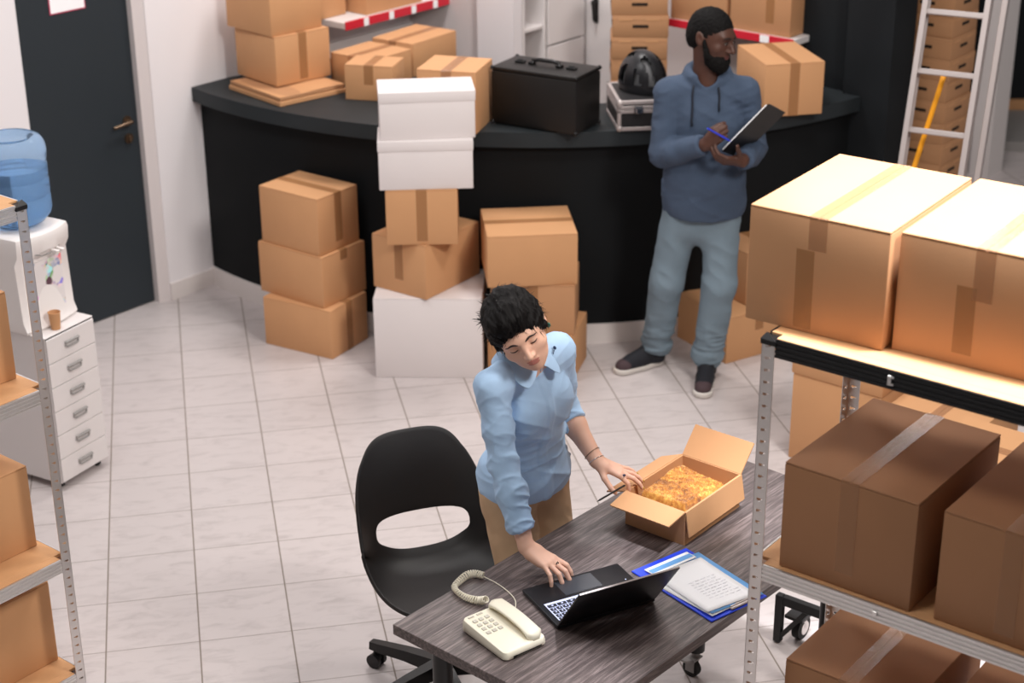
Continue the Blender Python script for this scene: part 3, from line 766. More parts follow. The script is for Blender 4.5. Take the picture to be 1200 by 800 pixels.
# white rack upright beyond the ladder
up = thing('rack_upright', 'grey perforated metal upright standing beside the white post behind the ladder', 'post', (5.30, 1.60, 0), R(-15))
post_mesh(2.6, w=0.09, pitch=0.075).build('post', M['steel'], up)
mb = MB(); mb.span((-0.01, -0.01, 0), (0.10, 0.10, 0.006)); mb.build('post_foot', M['steel'], up)

# dolly under the rack
dl = thing('dolly', 'low black steel dolly frame with a castor on the floor beyond the desk end', 'dolly', (2.36, -3.434, 0), R(-49))
mb = MB(); mb.span((0, 0, 0.006), (0.028, 0.028, 0.20), 0.002); mb.build('upright', M['blacksteel'], dl)
mb = MB(); mb.span((0.0285, 0, 0.165), (0.62, 0.028, 0.20), 0.002); mb.build('top_bar', M['blacksteel'], dl)
mb = MB(); mb.box((0.075, 0.014, 0.10), (0.018, 0.02, 0.19), Matrix.Rotation(0.62, 3, 'Y')); mb.build('brace', M['blacksteel'], dl)
mb = MB(); mb.span((0.60, 0, 0.0), (0.628, 0.028, 0.1645), 0.002); mb.build('upright', M['blacksteel'], dl)
mb = MB(); mb.cyl((0.05, 0.09, 0.045), (0.078, 0.09, 0.045), 0.045, n=28); o = mb.build('castor', M['rubber'], dl, angle=40)
mb = MB(); mb.cyl((0.046, 0.09, 0.045), (0.082, 0.09, 0.045), 0.026, n=20); mb.span((0.05, 0.06, 0.09), (0.078, 0.12, 0.10)); mb.span((0.046, 0.08, 0.045), (0.049, 0.10, 0.10)); mb.span((0.079, 0.08, 0.045), (0.082, 0.10, 0.10)); mb.build('castor_fork', M['steel'], o, angle=40)
mb = MB(); mb.span((0.028, 0.028, 0.10), (0.10, 0.13, 0.112)); mb.build('castor_plate', M['blacksteel'], dl)
# ------------------------------------------------------------------ desk frame: a along the far edge, b towards the camera
DL = Vector((0.902, -4.185, 0)); DA = R(37.0)
da_ = Vector((math.cos(DA), math.sin(DA), 0)); db_ = Vector((math.sin(DA), -math.cos(DA), 0))
def DK(a, b, z=0.0):
    p = DL + da_ * a + db_ * b
    return Vector((p.x, p.y, z))
ZT_ = 0.745
def wood_material():
    m = bpy.data.materials.new('dark_grey_wood_laminate'); m.use_nodes = True
    nt = m.node_tree; N = nt.nodes; Lk = nt.links; b = N['Principled BSDF']
    tc = N.new('ShaderNodeTexCoord')
    def nz(scale, sc, det, dist=0.0):
        mp = N.new('ShaderNodeMapping'); mp.inputs['Scale'].default_value = sc; Lk.new(tc.outputs['Object'], mp.inputs[0])
        n = N.new('ShaderNodeTexNoise'); n.inputs['Scale'].default_value = scale; n.inputs['Detail'].default_value = det; n.inputs['Distortion'].default_value = dist
        Lk.new(mp.outputs[0], n.inputs['Vector']); return n.outputs['Fac']
    g1 = nz(4, (1.2, 22, 22), 8, 0.8); g2 = nz(9, (2.0, 70, 70), 6, 0.2)
    ad = N.new('ShaderNodeMath'); ad.operation = 'MULTIPLY_ADD'; Lk.new(g2, ad.inputs[0]); ad.inputs[1].default_value = 0.55
    m2 = N.new('ShaderNodeMath'); m2.operation = 'MULTIPLY'; Lk.new(g1, m2.inputs[0]); m2.inputs[1].default_value = 0.55
    Lk.new(m2.outputs[0], ad.inputs[2])
    cr = N.new('ShaderNodeValToRGB'); Lk.new(ad.outputs[0], cr.inputs[0])
    cr.color_ramp.elements[0].position = 0.36; cr.color_ramp.elements[0].color = srgb(50, 42, 41)
    cr.color_ramp.elements[1].position = 0.70; cr.color_ramp.elements[1].color = srgb(134, 120, 118)
    e = cr.color_ramp.elements.new(0.54); e.color = srgb(86, 75, 74)
    Lk.new(cr.outputs[0], b.inputs['Base Color']); b.inputs['Roughness'].default_value = 0.48
    bp = N.new('ShaderNodeBump'); bp.inputs['Strength'].default_value = 0.15; bp.inputs['Distance'].default_value = 0.001
    Lk.new(ad.outputs[0], bp.inputs['Height']); Lk.new(bp.outputs[0], b.inputs['Normal'])
    return m
M['wood'] = wood_material()
dk = thing('desk', 'dark grey wood-grained desk with black castor legs in front of the woman', 'desk', DL, DA)
mb = MB(); mb.span((0, -0.71, ZT_ - 0.034), (1.52, 0, ZT_), 0.0012); mb.build('tabletop', M['wood'], dk)
for (a, b) in ((0.10, 0.10), (1.28, 0.18), (0.10, 0.61), (1.42, 0.61)):
    mb = MB(); mb.cyl((a, -b, 0.095), (a, -b, ZT_ - 0.0345), 0.030, n=28); mb.cyl((a, -b, ZT_ - 0.05), (a, -b, ZT_ - 0.0345), 0.045, n=28)
    lg = mb.build('leg', M['black'], dk, angle=40)
    mb = MB(); ox = -0.022; mb.cyl((a + ox - 0.011, -b, 0.032), (a + ox + 0.011, -b, 0.032), 0.032, n=28); ca_ = mb.build('castor', M['rubber'], lg, angle=40)
    mb = MB(); mb.cyl((a, -b, 0.062), (a, -b, 0.0945), 0.012); 
    for s in (-1, 1): mb.span((a + ox + s * 0.0135 - 0.0015, -b - 0.018, 0.022), (a + ox + s * 0.0135 + 0.0015, -b + 0.018, 0.07))
    mb.span((a + ox - 0.015, -b - 0.02, 0.066), (a + 0.012, -b + 0.02, 0.072)); mb.box((a + ox - 0.035, -b, 0.078), (0.04, 0.03, 0.008), Matrix.Rotation(0.35, 3, 'Y'), 0.002)
    mb.build('castor_fork', M['grey'], lg)
mb = MB(); mb.span((0.14, -0.115, ZT_ - 0.075), (1.24, -0.085, ZT_ - 0.035)); mb.build('cross_bar', M['black'], dk)
mb = MB(); mb.span((0.14, -0.625, ZT_ - 0.075), (1.38, -0.595, ZT_ - 0.035)); mb.build('cross_bar', M['black'], dk)

# ------------------------------------------------------------------ laptop
lp = thing('laptop', 'open black laptop on the desk under the hand of the woman', 'laptop', (1.361, -4.317, ZT_ + 0.0003), R(15.3))
LW_, LD_ = 0.328, 0.224
def key_material():
    m = bpy.data.materials.new('keyboard_backlight'); m.use_nodes = True
    b = m.node_tree.nodes['Principled BSDF']; b.inputs['Base Color'].default_value = srgb(190, 196, 220)
    b.inputs['Emission Color'].default_value = srgb(196, 204, 255); b.inputs['Emission Strength'].default_value = 0.45
    return m
lapm = mat('black_laptop_metal', srgb(30, 30, 34), 0.38, metal=0.3)
mb = MB(); mb.span((0, 0.0, 0.003), (LW_, LD_, 0.0165), 0.004, 2); mb.build('laptop_base', lapm, lp, angle=35)
mb = MB(); mb.span((0.018, 0.022, 0.0165), (LW_ - 0.018, 0.118, 0.0170)); mb.build('key_light', key_material(), lp)
mb = MB()
rows = [(0.027, 15), (0.045, 15), (0.063, 14), (0.081, 14), (0.099, 9)]
for y, n in rows:
    p = (LW_ - 0.04) / n
    for k in range(n):
        mb.span((0.020 + k * p + 0.0014, y - 0.0072, 0.0168), (0.020 + (k + 1) * p - 0.0014, y + 0.0072, 0.0188), 0.0008)
mb.build('keys', mat('dark_key_plastic', srgb(34, 36, 48), 0.5), lp)
mb = MB()
for y, n in rows:
    p = (LW_ - 0.04) / n
    for k in range(n):
        if y > 0.09 and 2 < k < 6: continue
        mb.span((0.020 + (k + .42) * p, y - 0.0022, 0.0188), (0.020 + (k + .62) * p, y + 0.0026, 0.01895))
mb.build('key_legends', key_material(), lp)
mb = MB(); mb.span((0.10, 0.132, 0.0165), (0.225, 0.212, 0.0169)); mb.build('touchpad', mat('touchpad_glass', srgb(58, 60, 66), 0.25), lp)
mb = MB(); mb.span((0.30, 0.128, 0.0165), (0.304, 0.132, 0.0169)); mb.build('status_light', key_material(), lp)
tilt = math.atan2(0.127, 0.172)
Rl = Matrix.Rotation(tilt, 3, 'X')
hinge = Vector((0, 0.004, 0.0175))
lid = bpy.data.objects.new('laptop_lid', None)
mb = MB(); c = Rl @ Vector((0, -0.0035, 0.108)); mb.box((LW_ / 2, hinge.y + c.y, hinge.z + c.z), (LW_, 0.006, 0.214), Rl, 0.002, 2)
ld_ = mb.build('laptop_lid', lapm, lp, angle=35)
c2 = Rl @ Vector((0, 0.0001, 0.110)); mb = MB(); mb.box((LW_ / 2, hinge.y + c2.y, hinge.z + c2.z), (LW_ - 0.012, 0.0008, 0.190), Rl)
mb.build('screen', mat('lit_laptop_screen', srgb(60, 70, 90), 0.15, emit=srgb(150, 170, 210), estr=0.35), ld_)
c3 = Rl @ Vector((0, -0.0030, 0.2155)); mb = MB(); mb.box((LW_ / 2, hinge.y + c3.y, hinge.z + c3.z), (LW_ - 0.004, 0.0045, 0.001), Rl); mb.build('lid_rim', M['alu'], ld_)
mb = MB()
for x in (0.06, LW_ - 0.06): mb.cyl((x - 0.025, 0.003, 0.017), (x + 0.025, 0.003, 0.017), 0.0055, n=12)
mb.build('hinge', M['black'], lp)
for x in (0.03, LW_ - 0.03):
    for y in (0.03, LD_ - 0.03):
        mb = MB(); mb.cyl((x, y, 0), (x, y, 0.0032), 0.008, n=12); mb.build('foot', M['rubber'], lp)

# ------------------------------------------------------------------ telephone
cream = mat('cream_plastic', srgb(238, 231, 212), 0.35)
ph = thing('telephone', 'cream push-button telephone at the left end of the desk', 'telephone', DK(0.066, 0.378, ZT_), DA - R(11))
mb = MB()
PW, PD = 0.152, 0.212
def rrect(x0, y0, x1, y1, r, z_of, n=5):
    pts = []
    for cx, cy, a0 in ((x1 - r, y1 - r, 0), (x0 + r, y1 - r, 90), (x0 + r, y0 + r, 180), (x1 - r, y0 + r, 270)):
        for k in range(n + 1):
            a = R(a0 + 90 * k / n); x = cx + r * math.cos(a); y = cy + r * math.sin(a); pts.append(Vector((x, y, z_of(x, y))))
    return pts
zt_ = lambda x, y: 0.028 + 0.014 * (y / PD)
loft(mb, [rrect(0.004, 0.004, PW - .004, PD - .004, 0.016, lambda x, y: 0.001), rrect(0, 0, PW, PD, 0.018, lambda x, y: 0.006), rrect(0, 0, PW, PD, 0.018, lambda x, y: zt_(x, y) - 0.012),
          rrect(0.003, 0.003, PW - .003, PD - .003, 0.016, lambda x, y: zt_(x, y) - 0.003), rrect(0.008, 0.008, PW - .008, PD - .008, 0.014, zt_)])
mb.build('phone_body', cream, ph, angle=40)
kg = mat('grey_phone_key', srgb(196, 190, 178), 0.4)
sl = math.atan2(0.014, PD); Rp = Matrix.Rotation(sl, 3, 'X')
for r_ in range(4):
    for c_ in range(3):
        x = 0.024 + c_ * 0.021; y = 0.108 + r_ * 0.0215
        mb = MB(); mb.box((x, y, zt_(x, y) + 0.0012), (0.014, 0.0125, 0.004), Rp, 0.0018, 2); mb.build('key', kg, ph)
for k in range(2):
    mb = MB(); x = 0.026 + k * 0.03; mb.box((x, 0.196, zt_(x, .196) + 0.001), (0.02, 0.007, 0.003), Rp, 0.001); mb.build('key', kg, ph)
# handset along the right side
mb = MB(); bm = mb.bm; hx = 0.117; rings = []
for i in range(17):
    t = i / 16; y = 0.006 + 0.206 * t
    arch = 0.013 * math.sin(PI * t) ; end = abs(2 * t - 1) ** 5
    w_ = 0.024 + 0.005 * end - (0.018 if t in (0, 1) else 0); hgt_ = 0.012 + 0.006 * end
    zc = 0.020 + zt_(hx, y) + arch * .6 + (0.0 if t not in (0, 1) else -0.004)
    zl = zc - hgt_ - (0.012 * end)
    ring = []
    for k in range(16):
        a = 2 * PI * k / 16
        cx = math.copysign(abs(math.cos(a)) ** .6, math.cos(a)); sx = math.copysign(abs(math.sin(a)) ** .6, math.sin(a))
        ring.append(bm.verts.new((hx + w_ * cx, y, (zc + zl) / 2 + (zc - zl) / 2 * sx)))
    rings.append(ring)
for A, B in zip(rings[:-1], rings[1:]):
    for k in range(16): bm.faces.new((A[k], A[(k + 1) % 16], B[(k + 1) % 16], B[k]))
bm.faces.new(list(reversed(rings[0]))); bm.faces.new(rings[-1])
mb.build('handset', cream, ph, smooth=True)
mb = MB(); mb.span((0.03, -0.0006, 0.006), (0.13, 0.002, 0.011)); mb.span((0.030, -0.0012, 0.005), (0.042, 0.002, 0.012)); mb.build('line_socket', M['black'], ph)
CORD = [(0.356, 0.030, ZT_ + .0128), (0.348, 0.006, ZT_ + .0128), (0.327, -0.008, ZT_ + .0128), (0.288, -0.003, ZT_ + .0128), (0.253, 0.008, ZT_ + .0128), (0.237, 0.035, ZT_ + .0128), (0.231, 0.071, ZT_ + .0128), (0.236, 0.100, ZT_ + .0128), (0.248, 0.119, ZT_ + .012), (0.246, 0.142, ZT_ + .026)]
WIRE = [(0.358, 0.031, ZT_ + .008), (0.362, 0.078, ZT_ + .0025), (0.350, 0.134, ZT_ + .0025), (0.326, 0.186, ZT_ + .0025), (0.280, 0.225, ZT_ + .004)]
# coiled cord: path in desk coordinates (a, b, z)
def px_path(pts, n):
    pts = [Vector(p) for p in pts]; out = []
    for i in range(n):
        t = i / (n - 1) * (len(pts) - 1); k = min(int(t), len(pts) - 2); f = t - k
        p0 = pts[max(k - 1, 0)]; p1 = pts[k]; p2 = pts[k + 1]; p3 = pts[min(k + 2, len(pts) - 1)]
        out.append(0.5 * ((2 * p1) + (-p0 + p2) * f + (2 * p0 - 5 * p1 + 4 * p2 - p3) * f * f + (-p0 + 3 * p1 - 3 * p2 + p3) * f ** 3))
    return out
zc = ZT_ + 0.0095
inv = Matrix.Translation(DK(0.066, 0.378, ZT_)) @ Matrix.Rotation(DA - R(11), 4, 'Z'); inv.invert()
cpth = px_path([inv @ DK(*p) for p in CORD], 900)
mb = MB(); coil = []; turns = 36
prev = None
for i, p in enumerate(cpth):
    t = (cpth[min(i + 1, 899)] - cpth[max(i - 1, 0)]).normalized()
    side = t.cross(Vector((0, 0, 1))).normalized(); up_ = side.cross(t)
    f = i / 899; a = 2 * PI * turns * f
    rr_ = 0.0090 + 0.0018 * math.sin(f * 9)
    coil.append(p + (side * math.cos(a) + up_ * math.sin(a)) * rr_)
mb.tube(coil, 0.0023, n=6); mb.build('coiled_cord', cream, ph, smooth=True)
mb = MB(); mb.tube(px_path([inv @ DK(*p) for p in WIRE], 40), 0.0017, n=6); mb.build('thin_cord', cream, ph, smooth=True)

# ------------------------------------------------------------------ blue folder with papers
bl = mat('blue_folder_plastic', srgb(44, 72, 214), 0.35); lb = mat('light_blue_print', srgb(112, 172, 232), 0.5)
fo = thing('document_folder', 'blue clip folder holding loose papers beside the laptop', 'folder', DK(0.611, 0.692, ZT_), DA - R(11.0) + R(22))
FO_A = math.atan2(-(0.731 - 0.687), (0.832 - 0.611))
fo.rotation_euler = (0, 0, DA + FO_A)
FW, FL = 0.226, 0.356
mb = MB(); mb.span((0, 0, 0.0005), (FW, FL, 0.005), 0.002); mb.build('folder_cover', bl, fo)
mb = MB(); mb.box((FW * .60, 0.016, 0.009), (0.10, 0.022, 0.006), None, 0.002); mb.cyl((FW * .40, 0.016, 0.012), (FW * .82, 0.016, 0.012), 0.003); mb.build('folder_clip', M['alu'], fo)
def sheet(name, label, x0, y0, w, h, rot, z, curl, m, group='papers on the blue folder'):
    loc = fo.matrix_basis @ Vector((x0, y0, z))
    t = thing(name, label, 'paper', loc, DA + FO_A + R(rot), group)
    mb = MB(); P = []
    for i in range(9):
        row = []
        for j in range(13):
            x = w * i / 8; y = h * j / 12
            zz = 0.0004 + curl * ((1 - j / 12) ** 3) * (0.3 + 0.7 * (1 - i / 8)) + 0.0006 * math.sin(6 * j / 12)
            row.append(Vector((x, y, zz)))
        P.append(row)
    mb.grid(P, 0.0004); mb.build('sheet', m, t, smooth=True)
    return t, P
sheet('paper_sheet', 'white sheet lowest in the loose pile on the blue folder', 0.014, 0.012, 0.20, 0.285, 2, 0.0062, 0.004, M['paper'])
sheet('paper_sheet', 'light blue bordered sheet second from the top on the blue folder', 0.020, 0.020, 0.200, 0.300, -3, 0.0074, 0.006, lb)
def print_sheet_material():
    m = bpy.data.materials.new('printed_paper'); m.use_nodes = True
    nt = m.node_tree; N = nt.nodes; Lk = nt.links; b = N['Principled BSDF']; b.inputs['Roughness'].default_value = 0.7
    b.inputs['Base Color'].default_value = srgb(244, 244, 247)
    return m
s3, P3 = sheet('paper_sheet', 'topmost white sheet with faint print and a blue border on the blue folder', 0.012, 0.030, 0.186, 0.262, -4, 0.0102, 0.006, print_sheet_material())
mb = MB()
for k in range(9):
    y = 0.045 + k * 0.014
    x = 0.055
    while x < 0.15:
        L_ = rng.uniform(0.008, 0.022); mb.span((x, y, 0.0036 + 0.0), (x + L_, y + 0.0022, 0.0038)); x += L_ + 0.006
mb.build('print_lines', mat('grey_print', srgb(222, 222, 228), 0.7), s3)
s3.children[0]
s4, _ = sheet('paper_sheet', 'white sheet with a light blue band tucked at the left of the blue folder', 0.030, 0.285, 0.175, 0.045, 0, 0.0100, 0.002, M['paper'])
mb = MB(); mb.span((0.004, 0.010, 0.0022), (0.171, 0.030, 0.0026)); mb.build('blue_band', lb, s4)

# ------------------------------------------------------------------ opened carton with the golden cloth
BO = DK(0.914, 0.371, ZT_ + 0.0004); BTH = DA + math.atan2(0.014, 0.321)
ob = thing('open_carton', 'opened brown carton with flaps out and a golden cloth inside on the desk', 'box', BO, BTH)
bw, bd, bh, tk = 0.322, 0.227, 0.118, 0.0045
mb = MB(); mb.span((0, 0, 0), (bw, bd, tk)); mb.build('carton_bottom', M['card'], ob)
for lo, hi in (((0, 0, tk), (bw, tk, bh)), ((0, bd - tk, tk), (bw, bd, bh)), ((0, tk, tk), (tk, bd - tk, bh)), ((bw - tk, tk, tk), (bw, bd - tk, bh))):
    mb = MB(); mb.span(lo, hi, 0.0008); mb.build('carton_wall', M['card'], ob)
def flap(p0, p1, out, length, ang, skew=0.0, serr=True):
    """hinged along p0-p1, leaning out (unit vector), ang from vertical outward"""
    p0 = Vector(p0); p1 = Vector(p1); out = Vector(out)
    dv = out * math.sin(ang) + Vector((0, 0, 1)) * math.cos(ang)
    e = (p1 - p0).normalized()
    n = e.cross(dv).normalized()
    N_ = 26; pts0 = []; mb = MB()
    poly = [p0, p1]
    for k in range(N_ + 1):
        t = 1 - k / N_
        q = p0.lerp(p1, t * (1 - 2 * skew) + skew) + dv * (length + (0.0012 if k % 2 else 0))
        poly.append(q)
    mb.prism([p - n * tk / 2 for p in poly], n * tk)
    return mb.build('flap', M['card'], ob)
flap((0.0, bd, bh), (0.0, 0.0, bh), (-1, 0, 0), 0.088, R(99), 0.01)
flap((bw, 0.0, bh), (bw, bd, bh), (1, 0, 0), 0.11, R(42), 0.0)
flap((bw, bd, bh), (0.0, bd, bh), (0, 1, 0), 0.085, R(112), 0.02)
flap((0.0, -0.001, bh), (bw, -0.001, bh), (0, -1, 0), 0.085, R(170), 0.0)
gold = bpy.data.materials.new('golden_plush'); gold.use_nodes = True
nt = gold.node_tree; b = nt.nodes['Principled BSDF']; b.inputs['Roughness'].default_value = 0.7; b.inputs['Sheen Weight'].default_value = 0.5
tc = nt.nodes.new('ShaderNodeTexCoord'); n1 = nt.nodes.new('ShaderNodeTexNoise'); n1.inputs['Scale'].default_value = 60; n1.inputs['Detail'].default_value = 6; nt.links.new(tc.outputs['Object'], n1.inputs['Vector'])
n2 = nt.nodes.new('ShaderNodeTexNoise'); n2.inputs['Scale'].default_value = 11; n2.inputs['Detail'].default_value = 3; nt.links.new(tc.outputs['Object'], n2.inputs['Vector'])
ad = nt.nodes.new('ShaderNodeMath'); ad.operation = 'MULTIPLY_ADD'; ad.inputs[1].default_value = 0.6; nt.links.new(n1.outputs['Fac'], ad.inputs[0])
m3 = nt.nodes.new('ShaderNodeMath'); m3.operation = 'MULTIPLY'; m3.inputs[1].default_value = 0.5; nt.links.new(n2.outputs['Fac'], m3.inputs[0]); nt.links.new(m3.outputs[0], ad.inputs[2])
cr = nt.nodes.new('ShaderNodeValToRGB'); nt.links.new(ad.outputs[0], cr.inputs[0])
cr.color_ramp.elements[0].position = 0.38; cr.color_ramp.elements[0].color = srgb(126, 70, 12); cr.color_ramp.elements[1].position = 0.74; cr.color_ramp.elements[1].color = srgb(240, 190, 90)
e = cr.color_ramp.elements.new(0.54); e.color = srgb(192, 122, 30); nt.links.new(cr.outputs[0], b.inputs['Base Color'])
cl = thing('plush_cloth', 'golden plush cloth folded inside the opened carton', 'cloth', BO + Vector((0, 0, tk + 0.0005)), BTH)
def cloth_pts():
    P = []
    for i in range(81):
        row = []
        for j in range(61):
            u = i / 80; v = j / 60
            x = 0.012 + (bw - 0.03) * u; y = 0.010 + (bd - 0.02) * v
            e = min(u, 1 - u, v, 1 - v); s = min(1, e / 0.13); s = s * s * (3 - 2 * s)
            z = 0.020 + s * (0.078 + 0.012 * math.sin(5.0 * u + 1.2) * math.cos(3 * v) + 0.03 * (1 - u) * v * .8)
            z += 0.003 * math.sin(9 * u + 4 * v + 1.0) * math.sin(7 * v - 3 * u) + rng.uniform(-0.0016, 0.0016)
            row.append(Vector((x, y, z)))
        P.append(row)
    return P
P = cloth_pts(); mb = MB(); mb.grid(P)
bm = mb.bm
res = bmesh.ops.extrude_edge_only(bm, edges=[e for e in bm.edges if e.is_boundary])
for v in res['geom']:
    if isinstance(v, bmesh.types.BMVert): v.co.z = 0.0
mb.build('cloth_body', gold, cl, smooth=True)
mb = MB(); bm = mb.bm
for k in range(5200):
    i = int(rng.integers(6, 74)); j = int(rng.integers(5, 55)); p = P[i][j] + Vector((rng.uniform(-.002, .002), rng.uniform(-.002, .002), -0.001))
    d_ = Vector((rng.uniform(-1, 1), rng.uniform(-1, 1), 1.4)).normalized() * rng.uniform(0.004, 0.0075); s_ = Vector((d_.y, -d_.x, 0)).normalized() * 0.0007
    bm.faces.new((bm.verts.new(p - s_), bm.verts.new(p + s_), bm.verts.new(p + d_)))
o = mb.build('pile', gold, cl); o['kind'] = 'stuff'

# ------------------------------------------------------------------ swivel chair
ch = thing('swivel_chair', 'black plastic swivel chair with an oval hole in its back', 'chair', (1.148, -3.480, 0), R(9))
# local: facing -y
prof = [(-0.235, 0.432), (-0.18, 0.440), (-0.05, 0.425), (0.07, 0.425), (0.145, 0.445), (0.190, 0.50), (0.215, 0.58), (0.245, 0.68), (0.285, 0.79), (0.315, 0.865)]
cum = [0]
for p0, p1 in zip(prof[:-1], prof[1:]): cum.append(cum[-1] + math.hypot(p1[0] - p0[0], p1[1] - p0[1]))
LT = cum[-1]
def prof_at(s):
    s = max(0, min(LT, s)); k = max(i for i in range(len(cum)) if cum[i] <= s + 1e-9); k = min(k, len(prof) - 2); f = (s - cum[k]) / (cum[k + 1] - cum[k])
    g = lambda i: Vector((0, prof[max(0, min(len(prof) - 1, i))][0], prof[max(0, min(len(prof) - 1, i))][1]))
    p0, p1, p2, p3 = g(k - 1), g(k), g(k + 1), g(k + 2)
    return 0.5 * ((2 * p1) + (-p0 + p2) * f + (2 * p0 - 5 * p1 + 4 * p2 - p3) * f * f + (-p0 + 3 * p1 - 3 * p2 + p3) * f ** 3)
def shell_pt(x, s):
    p = prof_at(s); t = (prof_at(s + 0.01) - prof_at(s - 0.01)).normalized()
    n = Vector((0, -t.z, t.y))
    if n.z < 0 and s < LT * .4: n = -n
    if n.y > 0 and s > LT * .6: n = -n
    w_ = abs(x) / 0.235
    k = 0.030 * w_ ** 2.2 + 0.030 * w_ ** 5
    f = s / LT
    k *= (0.5 + 1.5 * math.exp(-((f - 0.52) / 0.22) ** 2))
    return Vector((x, 0, 0)) + p + n * k
def outer(th):
    c, s = math.cos(th), math.sin(th); e = 0.70
    x = 0.235 * math.copysign(abs(c) ** e, c); y = LT * .5 + LT * .5 * math.copysign(abs(s) ** e, s)
    f = (y / LT - .5)
    return x * (1.0 - 0.05 * max(0, f) ** 1 - 0.06 * max(0, -f)), y
def hole(th):
    c, s = math.cos(th), math.sin(th); e = 0.75
    return 0.166 * math.copysign(abs(c) ** e, c), LT * .600 + 0.064 * math.copysign(abs(s) ** e, s) - 0.01 * (1 - c * c)
mb = MB(); bm = mb.bm; NT, NR = 112, 14; RR = []
for i in range(NR + 1):
    r_ = i / NR; ring_ = []
    for j in range(NT):
        th = 2 * PI * (j + .5) / NT; hx_, hs_ = hole(th); ox_, os_ = outer(th)
        ring_.append(bm.verts.new(shell_pt(hx_ + (ox_ - hx_) * r_, hs_ + (os_ - hs_) * r_)))
    RR.append(ring_)
for A, B in zip(RR[:-1], RR[1:]):
    for j in range(NT): bm.faces.new((A[j], A[(j + 1) % NT], B[(j + 1) % NT], B[j]))
fs2 = bm.faces[:]; bmesh.ops.recalc_face_normals(bm, faces=fs2); bmesh.ops.solidify(bm, geom=fs2, thickness=0.013)
sh = mb.build('seat_shell', mat('black_chair_plastic', srgb(30, 27, 27), 0.5, bump=0.05, bscale=500), ch, smooth=True)
md = sh.modifiers.new('bevel', 'BEVEL'); md.width = 0.004; md.segments = 2; md.angle_limit = R(50)
mb = MB(); mb.cyl((0, 0, 0.12), (0, 0, 0.30), 0.026, n=24); mb.cyl((0, 0, 0.28), (0, 0, 0.395), 0.014, n=20); mb.build('gas_column', M['black'], ch, angle=40)
mb = MB(); mb.span((-0.10, -0.10, 0.393), (0.10, 0.10, 0.408), 0.004); mb.build('seat_plate', M['black'], ch)
mb = MB(); mb.cyl((0, 0, 0.075), (0, 0, 0.135), 0.042, 0.034, n=28); mb.build('hub', M['black'], ch, angle=40)
for k in range(5):
    a = R(136 - 9 + 72 * k); c, s = math.cos(a), math.sin(a); e1 = Vector((c, s, 0)); e2 = Vector((-s, c, 0))
    mb = MB(); rows = []
    for t, w_, z0, z1 in ((0.03, 0.026, 0.075, 0.128), (0.15, 0.022, 0.078, 0.118), (0.27, 0.019, 0.070, 0.102), (0.305, 0.016, 0.070, 0.098)):
        rows.append([e1 * t + e2 * w_ + Vector((0, 0, z0)), e1 * t - e2 * w_ + Vector((0, 0, z0)), e1 * t - e2 * w_ * .8 + Vector((0, 0, z1)), e1 * t + e2 * w_ * .8 + Vector((0, 0, z1))])
    loft(mb, rows); lg = mb.build('base_arm', M['black'], ch)
    mb = MB(); c0 = e1 * 0.285
    for s_ in (-1, 1): mb.cyl(c0 + e2 * s_ * 0.010 + Vector((0, 0, 0.027)), c0 + e2 * s_ * 0.024 + Vector((0, 0, 0.027)), 0.027, n=24)
    mb.cyl(c0 + Vector((0, 0, 0.03)), c0 + Vector((0, 0, 0.072)), 0.010); mb.sphere(c0 + Vector((0, 0, 0.036)), 0.02, (1, 1, 1)); mb.build('castor', M['black'], lg, angle=40)
